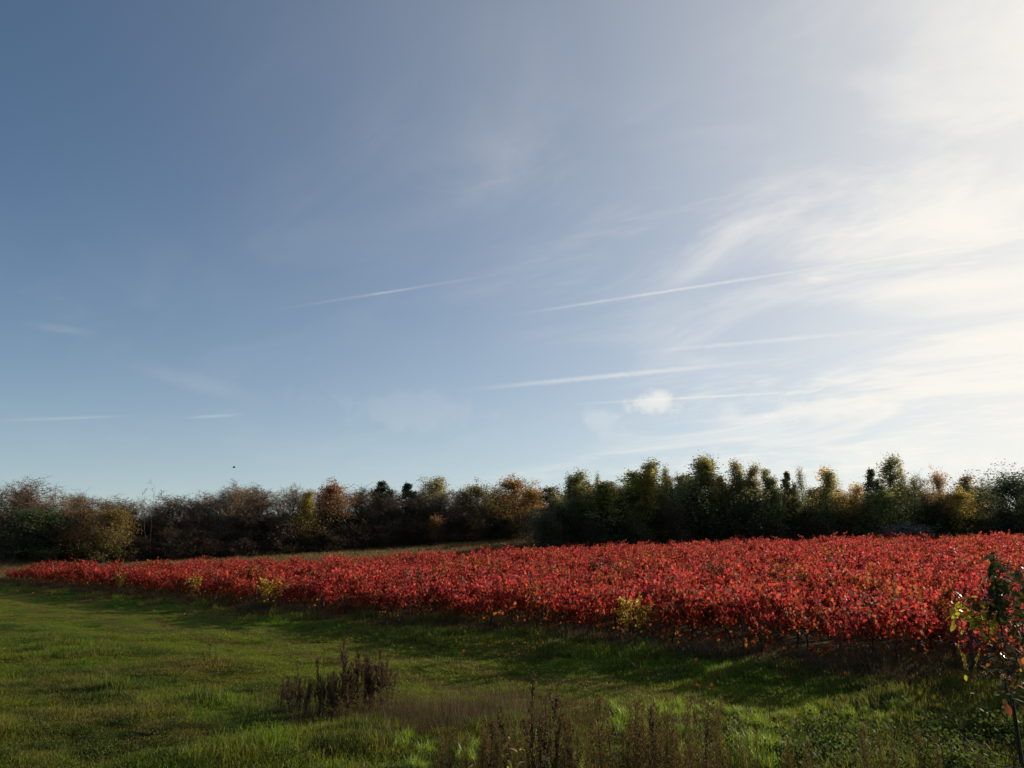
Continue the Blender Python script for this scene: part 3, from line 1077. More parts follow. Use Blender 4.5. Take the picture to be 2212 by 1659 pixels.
def make_tree(kind, seed, leaf_n, leaf_s, spread, bark, leafm, flat=1.0, twigs_in_crown=False, **kw):
    """meshes (trunk, crown) of a tree"""
    wood, twig, tips = grow_tree(seed, **kw)
    r = np.random.default_rng(seed)
    H = kw['H']
    TV, TF = tubes(wood, 5)
    if not twigs_in_crown:
        v2, f2 = tubes(twig, 3)
        TF = np.concatenate([TF, f2 + len(TV)])
        TV = np.concatenate([TV, v2])
    trunk = mesh_from(kind + '_trunk', TV, TF, None, [bark], True)
    Vs, Fs, vv, hh, off = [], [], [], [], 0
    if twigs_in_crown:
        V, F = tubes([(a, b, c * 1.35, d * 1.35) for a, b, c, d in twig], 3)
        Vs.append(V); Fs.append(F)
        vv.append(np.repeat(r.uniform(0, 1, len(twig)), 6)); hh.append(np.clip(V[:, 2] / H, 0, 1))
        off += len(V)
    if leaf_n > 0:
        T = np.array([tuple(p) for p in tips])
        T = T[r.integers(0, len(T), leaf_n)] if leaf_n < len(T) * 50 else T
        P = T + r.normal(0, spread, (len(T), 3)) * np.array([1, 1, flat])
        P = P[P[:, 2] > 0.15]
        V, F = leaf_mesh_arrays(P, r.uniform(0.65, 1.35, len(P)) * leaf_s, RHOMB, np.array([[0, 1, 2, 3]]), r)
        Vs.append(V); Fs.append(F + off)
        # clumps share part of their tone so that light and dark bunches show
        cl = vnoise(P[:, 0] * 1.3 + P[:, 2], P[:, 1] * 1.3 - P[:, 2] * 0.7, seed)
        vv.append(np.repeat(np.clip(0.55 * cl + 0.45 * r.uniform(0, 1, len(P)), 0, 1), 4)); hh.append(np.repeat(np.clip(P[:, 2] / H, 0, 1), 4))
    crown = mesh_from(kind + '_crown', np.concatenate(Vs), np.concatenate(Fs), {'v': np.concatenate(vv), 'h': np.concatenate(hh)}, [leafm])
    return trunk, crown


NOM = 10.0                     # nominal height of the kinds
KIND = {}
KIND['bare'] = [make_tree('bare_tree', 600 + k, 260, 0.13, 0.2, M_BARK, M_TWIG, twigs_in_crown=True, H=NOM, base=0.16, width=3.3, n_br=46, ang=(28, 72),
                          prof=vase_prof, lv2=9, lv3=7, up=0.10, trunk_r=0.17, multi=1 + (k % 2)) for k in range(4)]
KIND['oak'] = [make_tree('oak', 620 + k, 7600, 0.25, 0.30, M_BARK, M_LEAF, H=NOM, base=0.18, width=4.2, n_br=44, ang=(12, 70), prof=round_prof, lv2=6, lv3=3,
                         up=0.04, trunk_r=0.22) for k in range(3)]
KIND['broad'] = [make_tree('broad_tree', 630, 15000, 0.24, 0.28, M_BARK, M_LEAF, H=NOM, base=0.06, width=6.6, n_br=64, ang=(10, 72), prof=round_prof, lv2=7, lv3=4, up=0.04, trunk_r=0.26)]
KIND['birch'] = [make_tree('birch', 640 + k, 7000, 0.145, 0.24, M_BIRCH if k == 3 else M_BARK, M_LEAF, H=NOM, base=0.16, width=2.0, n_br=56, ang=(40, 66), prof=column_prof,
                           lv2=5, lv3=3, up=0.02, trunk_r=0.12, wander=0.16, flat=1.5, multi=1 + (k % 2)) for k in range(4)]
KIND['poplar'] = [make_tree('poplar', 660 + k, 8600, 0.17, 0.22, M_BARK, M_LEAF, H=NOM, base=0.10, width=2.1, n_br=60, ang=(42, 70), prof=column_prof, lv2=6, lv3=3,
                            up=0.05, trunk_r=0.14, multi=2) for k in range(2)]
KIND['pine'] = [make_tree('pine', 680 + k, 4600, 0.24, 0.16, M_BARK, M_LEAF, H=NOM, base=0.22, width=2.6, n_br=54, ang=(5, 48), prof=cone_prof, lv2=6, lv3=2,
                          up=0.06, trunk_r=0.15) for k in range(2)]
KIND['bush'] = [make_tree('bush', 700 + k, 3600, 0.21, 0.30, M_BARK, M_LEAF, H=5.0, base=0.03, width=2.7, n_br=40, ang=(8, 72), prof=round_prof, lv2=5, lv3=3,
                          up=0.05, trunk_r=0.09, multi=3) for k in range(3)]
KIND['twiggy'] = [make_tree('twiggy_bush', 720 + k, 900, 0.14, 0.25, M_BARK, M_TWIG, twigs_in_crown=True, H=5.0, base=0.04, width=2.5, n_br=42, ang=(14, 72), prof=round_prof,
                            lv2=7, lv3=5, up=0.08, trunk_r=0.08, multi=3) for k in range(3)]
KIND['snag'] = [make_tree('dead_birch', 740, 30, 0.12, 0.1, M_BIRCH, M_BIRCH, twigs_in_crown=True, H=NOM, base=0.55, width=2.2, n_br=12, ang=(35, 62), prof=lambda t: 1 - 0.6 * t,
                          lv2=4, lv3=2, up=0.12, trunk_r=0.055, wander=0.2, multi=2)]
# crown half-widths of the kinds, measured
HALF = {}
for kd, ms in KIND.items():
    HALF[kd] = []
    for tr_, cr_ in ms:
        co = np.empty(len(cr_.vertices) * 3, np.float32)
        cr_.vertices.foreach_get('co', co)
        co = co.reshape(-1, 3)
        HALF[kd].append((float(np.percentile(np.abs(co[:, 0]), 97)), float(np.percentile(co[:, 2], 99.7))))


def wood_front(px):
    """depth of the front of the two woods in the direction of a photograph column"""
    return float(np.interp(px, [-100, 0, 300, 700, 1150, 1165, 1400, 1800, 2100, 2300], [97, 99, 106, 120, 136, 101, 102, 103, 101, 92]))


count = {}


def plant(kind, px, top, wpx, col, tip, label, cat, name, back=0.0, group=None, lean=0.0, dist=None):
    """a tree whose crown reaches the given photograph row and spans wpx of its columns"""
    ms = KIND[kind]
    k = count.get(kind, 0)
    count[kind] = k + 1
    k %= len(ms)
    d = (dist or wood_front(px)) + back
    p = at(px, top, d)
    z0 = tz(p.x, p.y)
    hgt = max(1.2, p.z - z0)
    hw, nomz = HALF[kind][k]
    sz = hgt / nomz
    half_m = wpx / 2 / 1671 * d
    sx = half_m / hw
    root = thing(name, label, cat, (p.x, p.y, z0), random.uniform(0, 6.28), (sx, sx, sz), group)
    if lean:
        root.rotation_euler = (0, lean, 0)
    a, b = link_obj('trunk', ms[k][0], root), link_obj('crown', ms[k][1], root)
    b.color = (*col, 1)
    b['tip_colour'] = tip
    return root


LM_L = [(20, 'the tan-topped bare tree'), (120, 'the second dark green tree'), (180, 'the rusty brown tree'), (236, 'the olive yellow tree'), (338, 'the white dead birch'),
        (485, 'the ragged bare tree'), (532, 'the tallest bare tree'), (664, 'the yellow birch'), (720, 'the orange-topped tree'), (845, 'the left pine'), (896, 'the right pine'),
        (944, 'the pale olive crown'), (1040, 'the olive green oak'), (1105, 'the big orange oak'), (1152, 'the amber tree')]
LM_R = [(1226, 'the first airy birch'), (1257, 'the second airy birch'), (1325, 'the yellow-green poplar'), (1367, 'the golden-green poplar'), (1408, 'the tall airy birch'), (1476, 'the tallest birch'),
        (1546, 'the upright green poplar'), (1616, 'the round dark bush'), (1656, 'the round-topped poplar'), (1690, 'the small conical tree'), (1735, 'the ragged birch'), (1812, 'the golden birch'),
        (1892, 'the upswept dark pine'), (1930, 'the windblown birches'), (1982, 'the fuzzy bare tree'), (2034, 'the brown open oak'), (2072, 'the broad yellow-green tree'), (2200, 'the big dark green tree')]


def near_of(marks, px):
    """where something stands, told by the closest landmark tree"""
    m = min(marks, key=lambda q: abs(q[0] - px))
    d = px - m[0]
    return m[1] if abs(d) < 9 else m[1] + (', to its left' if d < 0 else ', to its right')


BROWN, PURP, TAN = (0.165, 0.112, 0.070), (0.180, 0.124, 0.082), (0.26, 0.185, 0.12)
OLIVE, DKGREEN, GREEN = (0.085, 0.075, 0.022), (0.040, 0.052, 0.020), (0.060, 0.075, 0.022)
GOLD, ORANGE, RUST = (0.20, 0.135, 0.025), (0.165, 0.090, 0.024), (0.21, 0.075, 0.030)
SILV = (0.088, 0.086, 0.034)
WOODL = 'bare trees of the brown wood'
# --- the brown wood on the far side of the pasture
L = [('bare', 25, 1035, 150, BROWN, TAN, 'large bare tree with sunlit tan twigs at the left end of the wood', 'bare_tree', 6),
     ('oak', 40, 1092, 130, DKGREEN, DKGREEN, 'dark green leafy tree at the left edge of the photo, below the tan twigs', 'green_tree', -2),
     ('oak', 120, 1100, 120, DKGREEN, (0.04, 0.05, 0.02), 'second dark green leafy tree, beside the olive bush at the wood end', 'green_tree', -1),
     ('bare', 128, 1057, 80, BROWN, TAN, 'bare tree with pale brown crown behind the two dark green trees', 'bare_tree', 4),
     ('bare', 180, 1064, 60, PURP, TAN, 'slim bare tree with pale upright twigs left of the olive tree', 'bare_tree', 3),
     ('oak', 178, 1100, 80, (0.085, 0.05, 0.025), (0.10, 0.06, 0.03), 'rusty brown leafy tree between the green trees and the olive tree', 'brown_tree', -1),
     ('oak', 236, 1092, 92, OLIVE, (0.12, 0.085, 0.025), 'olive yellow tree standing forward at the left end of the wood', 'olive_tree', -5),
     ('bare', 290, 1070, 80, BROWN, PURP, 'low bare tree just left of the white dead birch', 'bare_tree', 3),
     ('snag', 338, 1036, 78, (1, 1, 1), (1, 1, 1), 'dead birch with bare white branches rising above the wood', 'dead_birch', 0),
     ('bare', 385, 1068, 90, BROWN, PURP, 'rounded bare brown tree just right of the white dead birch', 'bare_tree', 2),
     ('bare', 440, 1060, 80, BROWN, PURP, 'second bare tree right of the white dead birch', 'bare_tree', 3),
     ('bare', 485, 1050, 80, PURP, TAN, 'third bare tree right of the white dead birch, with ragged top', 'bare_tree', 1),
     ('bare', 532, 1042, 85, PURP, TAN, 'tallest bare tree between the white dead birch and the yellow birch', 'bare_tree', 2),
     ('bare', 582, 1050, 80, PURP, PURP, 'bare tree second to the left of the yellow birch', 'bare_tree', 2),
     ('bare', 628, 1045, 70, PURP, TAN, 'bare tree just left of the yellow birch', 'bare_tree', 2),
     ('birch', 664, 1060, 50, (0.15, 0.12, 0.03), (0.20, 0.15, 0.03), 'yellow-green birch with a leaning pale trunk', 'yellow_birch', -3),
     ('oak', 720, 1036, 92, GREEN, (0.15, 0.075, 0.035), 'round tree with orange top and green lower crown', 'orange_topped_tree', -1),
     ('bare', 785, 1051, 80, PURP, PURP, 'bare tree just right of the orange-topped round tree', 'bare_tree', 1),
     ('pine', 845, 1040, 52, DKGREEN, (0.035, 0.045, 0.02), 'dark pine top showing above the bare wood, left of two', 'pine_tree', 3),
     ('pine', 896, 1045, 46, DKGREEN, (0.035, 0.045, 0.02), 'dark pine top showing above the bare wood, right of two', 'pine_tree', 3),
     ('bare', 830, 1064, 80, PURP, PURP, 'bare tree standing in front of the left pine', 'bare_tree', 0),
     ('bare', 880, 1068, 80, BROWN, PURP, 'bare tree standing in front of the right pine', 'bare_tree', 0),
     ('oak', 944, 1030, 62, OLIVE, (0.15, 0.13, 0.05), 'pale olive leafy crown rising above bare trees right of the pines', 'olive_tree', 2),
     ('bare', 950, 1066, 80, PURP, PURP, 'bare tree below the pale olive crown', 'bare_tree', -1),
     ('bare', 995, 1054, 70, PURP, PURP, 'bare tree just left of the olive green oak', 'bare_tree', 1),
     ('oak', 1040, 1042, 76, (0.075, 0.075, 0.022), (0.11, 0.085, 0.022), 'olive green oak left of the big orange oak', 'green_oak', -1),
     ('oak', 1105, 1027, 110, (0.14, 0.095, 0.025), ORANGE, 'big orange oak, tallest at the right end of the brown wood', 'orange_oak', 1),
     ('oak', 1152, 1054, 78, (0.13, 0.075, 0.024), ORANGE, 'amber tree at the right end of the brown wood, beside the gap', 'amber_tree', -2)]
for kd, px, top, wp, c, tp, lab, nm, bk in L:
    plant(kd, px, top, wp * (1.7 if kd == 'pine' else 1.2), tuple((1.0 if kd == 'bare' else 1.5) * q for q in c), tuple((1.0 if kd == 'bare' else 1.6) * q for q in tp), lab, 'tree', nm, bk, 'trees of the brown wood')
for k in range(50):                                   # the depth of the wood
    px = -30 + k * 24.3 + random.uniform(-10, 10)
    top = np.interp(px, [0, 250, 330, 420, 540, 640, 800, 1000, 1170], [1048, 1080, 1082, 1070, 1052, 1055, 1055, 1056, 1070]) + random.uniform(-4, 7)
    plant('bare', px, top, random.uniform(75, 105), PURP if k % 2 else BROWN, PURP, f'bare brown tree deeper in the wood, behind {near_of(LM_L, px)}', 'tree', 'bare_tree', random.uniform(7, 14),
          'bare trees in the depth of the brown wood')
SHR = [(940, 1112, 44, (0.17, 0.085, 0.025), 'orange-brown shrub at the foot of the wood below the pale olive crown', 'shrub', -6),
       (1133, 1128, 26, (0.14, 0.12, 0.03), 'small yellow-green bush at the foot of the amber tree', 'shrub', -8),
       (1095, 1112, 40, (0.11, 0.085, 0.025), 'olive shrub at the foot of the big orange oak', 'shrub', -5),
       (1018, 1118, 36, (0.12, 0.07, 0.025), 'brown shrub at the foot of the olive green oak', 'shrub', -5)]
for px, top, wp, c, lab, nm, bk in SHR:
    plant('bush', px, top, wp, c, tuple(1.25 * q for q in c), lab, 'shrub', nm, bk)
for k in range(30):
    px = 250 + k * 31 + random.uniform(-9, 9)
    base = np.interp(px, [0, 300, 700, 1150], [1228, 1212, 1195, 1165])
    top = base - random.uniform(26, 78)
    plant('twiggy' if k % 3 else 'bush', px, top, random.uniform(55, 85), (0.085, 0.056, 0.036) if k % 3 else (0.085, 0.062, 0.028), (0.09, 0.06, 0.04), f'{"twiggy brown" if k % 3 else "leafy brown"} thicket shrub at the foot of {near_of(LM_L, px)}', 'shrub',
          'thicket_shrub', random.uniform(-5, -2), 'thicket along the foot of the brown wood')

# --- the dark hedge of birches and poplars along the top of the vineyard
Rr = [('birch', 1226, 1027, 42, SILV, SILV, 'airy birch at the left end of the dark hedge', 'birch', 0),
      ('birch', 1257, 1019, 40, SILV, SILV, 'second airy birch from the left end of the dark hedge', 'birch', 1),
      ('birch', 1289, 1023, 34, SILV, (0.09, 0.085, 0.035), 'small birch between the left birches and the green poplar', 'birch', 0),
      ('poplar', 1325, 1018, 56, GREEN, (0.10, 0.095, 0.025), 'dense yellow-green poplar in the left half of the dark hedge', 'poplar', 0),
      ('poplar', 1367, 1017, 46, (0.09, 0.08, 0.022), (0.15, 0.12, 0.03), 'golden-green poplar left of the tall airy birch', 'poplar', 0),
      ('birch', 1408, 997, 56, SILV, SILV, 'tall airy birch with sky showing through its crown', 'birch', 2),
      ('birch', 1443, 1007, 34, SILV, SILV, 'slim birch just left of the tallest tree', 'birch', 0),
      ('birch', 1476, 984, 58, SILV, (0.085, 0.09, 0.04), 'tallest birch of the hedge with pointed top', 'birch', 1),
      ('birch', 1515, 998, 48, SILV, SILV, 'airy drooping birch just right of the tallest tree', 'birch', 2),
      ('poplar', 1546, 994, 34, (0.065, 0.07, 0.02), (0.10, 0.085, 0.022), 'upright green poplar right of the tallest tree', 'poplar', 0),
      ('birch', 1570, 993, 40, (0.085, 0.075, 0.035), (0.10, 0.085, 0.04), 'brownish feathery birch beside the upright green poplar', 'birch', 1),
      ('birch', 1597, 1015, 26, SILV, SILV, 'small birch tip left of the round dark bush', 'birch', 0),
      ('birch', 1623, 1004, 30, SILV, (0.10, 0.09, 0.04), 'narrow birch rising behind the round dark bush', 'birch', 2),
      ('poplar', 1656, 1017, 40, (0.06, 0.07, 0.022), SILV, 'round-topped small poplar right of the round dark bush', 'poplar', 0),
      ('pine', 1690, 1019, 34, (0.055, 0.055, 0.022), (0.075, 0.065, 0.025), 'small conical tree mid hedge', 'conical_tree', 0),
      ('birch', 1735, 1010, 42, (0.065, 0.07, 0.025), SILV, 'ragged birch left of the golden birch pair', 'birch', 1),
      ('birch', 1767, 1015, 38, (0.055, 0.065, 0.025), SILV, 'ragged birch just left of the golden birch', 'birch', 0),
      ('birch', 1812, 1006, 56, (0.12, 0.09, 0.03), (0.20, 0.14, 0.05), 'golden birch leaning in the wind', 'golden_birch', 1),
      ('bare', 1856, 1045, 44, BROWN, BROWN, 'low dark twiggy tree between golden birch and pine', 'bare_tree', 2),
      ('pine', 1892, 1015, 40, (0.035, 0.045, 0.022), (0.05, 0.055, 0.03), 'dark pine with upswept shoots left of the windblown birches', 'pine_tree', 0),
      ('birch', 1922, 987, 40, (0.055, 0.07, 0.03), SILV, 'windblown birch with the highest tip in the right part of the hedge', 'birch', 1),
      ('birch', 1949, 999, 40, (0.055, 0.065, 0.03), SILV, 'second windblown birch, just right of the highest tip', 'birch', 0),
      ('bare', 1982, 1024, 50, BROWN, (0.14, 0.11, 0.07), 'fuzzy bare tree right of the windblown birches', 'bare_tree', 3),
      ('oak', 2034, 1011, 44, (0.09, 0.065, 0.03), (0.12, 0.075, 0.035), 'brown-leaved oak with open top towards the right end of the hedge', 'brown_oak', 1),
      ('birch', 2074, 1027, 42, (0.07, 0.06, 0.025), (0.09, 0.07, 0.03), 'dull birch behind the yellow-green tree', 'birch', 3),
      ('oak', 2072, 1052, 76, (0.11, 0.09, 0.025), (0.15, 0.11, 0.028), 'broad yellow-green tree at the right end of the hedge', 'yellow_tree', -2),
      ('oak', 1902, 1056, 72, (0.055, 0.065, 0.022), (0.075, 0.08, 0.025), 'green tree standing forward below the dark pine', 'green_tree', -3),
      ('broad', 2212, 1012, 200, (0.014, 0.021, 0.010), (0.018, 0.026, 0.012), 'big dark green tree cut by the right edge of the photo', 'green_tree', 0),
      ('bush', 1616, 1051, 92, (0.028, 0.030, 0.014), (0.034, 0.036, 0.016), 'round dark bush bulging from the middle of the hedge', 'dark_bush', -3),
      ('bush', 1182, 1100, 60, (0.030, 0.030, 0.016), (0.034, 0.036, 0.016), 'dark bush at the left corner of the hedge by the gap', 'dark_bush', -2),
      ('twiggy', 1965, 1128, 105, (0.06, 0.05, 0.04), (0.09, 0.08, 0.065), 'low greyish bramble mound at the right of the hedge foot', 'bramble_mound', -6)]
for kd, px, top, wp, c, tp, lab, nm, bk in Rr:
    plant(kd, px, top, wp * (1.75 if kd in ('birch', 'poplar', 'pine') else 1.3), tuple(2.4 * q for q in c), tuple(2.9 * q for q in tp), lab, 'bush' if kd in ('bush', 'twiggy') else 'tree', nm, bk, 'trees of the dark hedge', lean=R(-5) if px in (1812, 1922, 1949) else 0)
for k in range(30):                                   # second rank of the hedge
    px = 1215 + k * 31 + random.uniform(-9, 9)
    top = np.interp(px, [1200, 1300, 1450, 1590, 1640, 1850, 1950, 2080, 2110], [1048, 1036, 1022, 1030, 1046, 1056, 1040, 1052, 1084]) + random.uniform(-4, 12)
    kd = ('poplar', 'birch', 'poplar', 'birch', 'bare')[k % 5]
    plant(kd, px, top, random.uniform(72, 108), [(0.10, 0.095, 0.04), (0.12, 0.11, 0.06), (0.12, 0.10, 0.035), (0.12, 0.10, 0.05), BROWN][k % 5], [(0.14, 0.125, 0.045), (0.15, 0.14, 0.07), (0.17, 0.13, 0.04), (0.15, 0.13, 0.06), BROWN][k % 5],
          f'half hidden rear hedge tree behind {near_of(LM_R, px)}', 'tree', 'hedge_tree', random.uniform(4, 8), 'rear rank of the dark hedge')
for k in range(16):                                   # broad olive crowns closing the ranks
    px = 1222 + k * 54 + random.uniform(-12, 12)
    top = np.interp(px, [1200, 1300, 1450, 1590, 1640, 1850, 1950, 2080, 2110], [1056, 1046, 1034, 1040, 1056, 1062, 1050, 1060, 1090]) + random.uniform(-3, 10)
    plant('oak', px, top, random.uniform(80, 105), (0.13, 0.105, 0.042), [(0.19, 0.16, 0.06), (0.17, 0.13, 0.05), (0.15, 0.145, 0.06)][k % 3],
          f'broad olive rear hedge tree behind {near_of(LM_R, px)}', 'tree', 'hedge_oak', random.uniform(3, 6), 'broad rear trees of the dark hedge')
for k in range(40):
    px = 1185 + k * 26.5 + random.uniform(-8, 8)
    top = random.uniform(1080, 1124) + (10 if px < 1215 else 0)
    if 2085 < px < 2130: top += 22
    kk = k % 4
    plant('bush' if kk else 'twiggy', px, top, random.uniform(56, 88), [(0.12, 0.080, 0.050), (0.080, 0.068, 0.026), (0.110, 0.074, 0.034), (0.082, 0.076, 0.026)][kk],
          [(0.10, 0.07, 0.045), (0.07, 0.066, 0.028), (0.10, 0.075, 0.036), (0.08, 0.082, 0.03)][kk], f'{["twiggy brown", "dark leafy", "dull brown", "dark green"][kk]} shrub at the shaded foot of {near_of(LM_R, px)}', 'shrub', 'hedge_shrub', random.uniform(-4, 3), 'shrubs in the foot of the dark hedge')

# the inside of both woods: undergrowth that reads as one mass
up_p = []
for k in range(3):
    tr_, cr_ = KIND['bush'][k]
    o = bpy.data.objects.new('undergrowth_kind_%d' % k, cr_)
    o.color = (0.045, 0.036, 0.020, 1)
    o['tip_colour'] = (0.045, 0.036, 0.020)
    up_p.append(o)
P, S = [], []
for k in range(420):
    if k % 2:
        px = random.uniform(-60, 1175)
        d = wood_front(px) + random.uniform(1, 26)
        top_px = random.uniform(95, 130)
    else:
        px = random.uniform(1190, 2300)
        d = wood_front(px) + random.uniform(3, 22)
    v = ray(px, 1150)
    x, y = v[0] / v[1] * d, d
    h_ = random.uniform(0.55, 0.85) if k % 2 == 0 else random.uniform(0.6, 0.95)
    P.append((x, y, tz(x, y)))
    S.append((1.25 * h_, 1.25 * h_, h_))
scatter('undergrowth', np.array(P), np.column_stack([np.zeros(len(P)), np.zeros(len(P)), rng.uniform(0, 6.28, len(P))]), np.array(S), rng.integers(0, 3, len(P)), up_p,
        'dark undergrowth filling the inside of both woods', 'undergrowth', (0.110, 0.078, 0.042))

# far wood on the rise beyond the gaps
fw_p = []
for k, c in enumerate([(0.075, 0.065, 0.045), (0.12, 0.075, 0.03), (0.065, 0.07, 0.05)]):
    tr_, cr_ = KIND['oak'][k]
    o = bpy.data.objects.new('far_wood_kind_%d' % k, cr_)
    o.color = (*c, 1)
    o['tip_colour'] = c
    fw_p.append(o)
P, S = [], []
for k in range(240):
    d = random.uniform(300, 360)
    x = random.uniform(-0.9, 0.95) * d
    P.append((x, d, tz(x, d) - 1.0))
    q = random.uniform(0.8, 1.15)
    S.append((q * 1.3, q * 1.3, q * np.interp(x / d, [-0.9, -0.1, 0.05, 0.55, 0.65], [0.9, 0.9, 1.35, 1.3, 1.9])))
scatter('distant_wood', np.array(P), np.column_stack([np.zeros(len(P)), np.zeros(len(P)), rng.uniform(0, 6.28, len(P))]), np.array(S), rng.integers(0, 3, len(P)), fw_p,
        'distant wood seen through the gap between hedge and brown wood', 'wood', (0.085, 0.075, 0.045))
plant('bare', 2126, 1032, 44, (0.12, 0.10, 0.085), (0.15, 0.125, 0.105), 'faint bare tree in the distance, left of the big dark green tree', 'tree', 'distant_bare_tree', dist=150)
plant('oak', 1193, 1084, 34, (0.16, 0.08, 0.03), (0.20, 0.10, 0.035), 'small orange tree far off in the gap between the two woods', 'tree', 'distant_orange_tree', dist=175)


# ------------------------------------------------------------------ weeds of the foreground
def dock_plant(seed, H):
    """dead dock: an upright ridged stem whose upper half is crowded with seed whorls on steep side branches, a few curled dead leaves below"""
    r = random.Random(seed)
    rr = np.random.default_rng(seed)
    segs, P = [], []
    p, d = Vector((0, 0, -0.05)), Vector((r.gauss(0, .06), r.gauss(0, .06), 1)).normalized()
    n = 8
    pts = [p]
    for k in range(n):
        d = (d + perp(d, r) * 0.05).normalized()
        q = p + d * (H + 0.05) / n
        segs.append((tuple(p), tuple(q), 0.006 * (1 - .7 * k / n), 0.006 * (1 - .7 * (k + 1) / n)))
        p = q
        pts.append(p)
    for k in range(11):
        f = r.uniform(0.35, 0.92)
        i = int(f * n)
        st = pts[i].lerp(pts[i + 1], f * n - i)
        bd = (Vector((r.gauss(0, .30), r.gauss(0, .30), 1.0))).normalized()
        L_ = r.uniform(0.10, 0.30) * (1.15 - f) * 2 * H
        q = st + bd * L_
        segs.append((tuple(st), tuple(q), 0.003, 0.0015))
        m = int(60 * L_ / 0.3) + 8
        tt = rr.uniform(0.1, 1, (m, 1))
        P.append(np.array(st)[None] * (1 - tt) + np.array(q)[None] * tt + rr.normal(0, 0.011, (m, 3)))
    tt = rr.uniform(0.55, 1, (70, 1))
    P.append(np.array(pts[0])[None] * (1 - tt) + np.array(pts[-1])[None] * tt + rr.normal(0, 0.010, (70, 3)))
    P = np.concatenate(P)
    V, F = leaf_mesh_arrays(P, rr.uniform(0.014, 0.026, len(P)), RHOMB, np.array([[0, 1, 2, 3]]), rr)
    # curled dead leaves
    m = 26
    hz = rr.uniform(0.05, 0.6, m) * H
    az = rr.uniform(0, 6.28, m)
    Q = np.stack([np.cos(az) * 0.035, np.sin(az) * 0.035, hz], 1)
    V2, F2 = leaf_mesh_arrays(Q, rr.uniform(0.05, 0.12, m), np.array([[0, -0.5, 0.1], [0.16, 0.0, 0.0], [0, 0.5, -0.12], [-0.16, 0.0, 0.10]]), np.array([[0, 1, 2, 3]]), rr)
    SV, SF = tubes(segs, 5)
    stem = mesh_from('dock_stem', SV, SF, None, [M_DOCKSTEM])
    head = mesh_from('dock_seeds', np.concatenate([V, V2]), np.concatenate([F, F2 + len(V)]),
                     {'v': np.repeat(rr.uniform(0, 1, len(P) + m), 4), 'h': np.repeat(rr.uniform(0, 1, len(P) + m), 4)}, [M_DOCK])
    return stem, head


DOCK = [dock_plant(800 + k, 1.0) for k in range(6)]


def dock(px, base_y, top_y, label, group, k, dist=None, wide=1.0):
    if dist is None:
        x, y, z = ground_at(px, base_y)
    else:
        q = at(px, top_y, dist)
        x, y, z = q.x, q.y, tz(q.x, q.y)
    top = at(px, top_y, y)
    h_ = max(0.2, top.z - z)
    root = thing('dead_dock', label, 'weed', (x, y, z), random.uniform(0, 6.28), (wide * h_ * 0.95, wide * h_ * 0.95, h_), group)
    root.rotation_euler = (random.gauss(0, 0.09), random.gauss(0, 0.09), random.uniform(0, 6.28))
    st, hd = DOCK[k % len(DOCK)]
    link_obj('stem', st, root)
    tag(link_obj('seed_heads', hd, root), kind='stuff')


for k in range(84):                                    # the big clump
    px = random.uniform(588, 838) if k % 5 else random.gauss(720, 105)
    px = min(max(px, 540), 930)
    base = random.uniform(1528, 1556) - 18 * max(0, (px - 760) / 80)
    top = np.interp(px, [540, 585, 620, 680, 730, 770, 800, 838, 870, 930], [1520, 1490, 1462, 1466, 1450, 1432, 1418, 1428, 1480, 1500]) + random.uniform(-6, 24)
    dock(px, base, top, f'dead brown dock stalk in the {"low left" if px < 670 else "middle" if px < 765 else "tall right"} part of the big clump', f'dock stalks, {"left" if px < 670 else "middle" if px < 765 else "right"} part of the clump', k, wide=1.15)
TALL = [(756, 1372, 'tallest dead stalk of the big dock clump'), (740, 1395, 'tall dead stalk left of the tallest in the big dock clump'), (772, 1392, 'tall dead stalk just right of the tallest in the big dock clump'),
        (800, 1390, 'tall thick seed spike at the right of the big dock clump'), (815, 1402, 'tall seed spike at the right end of the big dock clump'), (693, 1420, 'single tall stalk in the middle of the big dock clump'),
        (632, 1432, 'tall stalk at the left end of the big dock clump')]
for k, (px, top, lab) in enumerate(TALL):
    dock(px, 1540, top, lab, 'tall stalks of the big dock clump', k, wide=1.05)
for k, (px, b, tpy, lab) in enumerate([(441, 1440, 1402, 'small dead dock left of a pair in the open grass'), (452, 1438, 1388, 'taller dead dock of a pair in the open grass'), (463, 1442, 1410, 'low dead dock at the right of the small group in the grass'),
                                       (497, 1428, 1404, 'lone small dead stalk right of the dock pair in the grass')]):
    dock(px, b, tpy, lab, 'small docks in the open grass', k, wide=1.0)
NEARD = [(1146, 1455, 'tall bent dead stalk, highest of the dark weeds at the bottom edge'), (1160, 1480, 'dark dead stalk just right of the tall bent one'), (1133, 1500, 'dark dead stalk just left of the tall bent one'),
         (1172, 1512, 'thick dark seed stalk at the bottom edge beside the yellow-leaved weed'), (1150, 1530, 'dark ragged dead weed behind the yellow-leaved weed'), (1187, 1520, 'slim dark stalk right of the thick seed stalk'),
         (1047, 1548, 'dark twisted dead stalk left of the yellow-leaved weed'), (1068, 1570, 'short dark dead stalk between twisted stalk and yellow-leaved weed'), (1218, 1560, 'dark dead stalk among the tan plumes at the bottom edge'),
         (1238, 1545, 'slender dark stalk among the tan plumes'), (1405, 1520, 'dark dead stalk right among the tan plumes'), (1508, 1560, 'dark thick dead stalk at the foot of the leaning bare stem')]
for k, (px, top, lab) in enumerate(NEARD):
    dock(px, 0, top, lab, 'dark dead stalks at the bottom edge', k, dist=random.uniform(7.6, 8.6), wide=0.65)


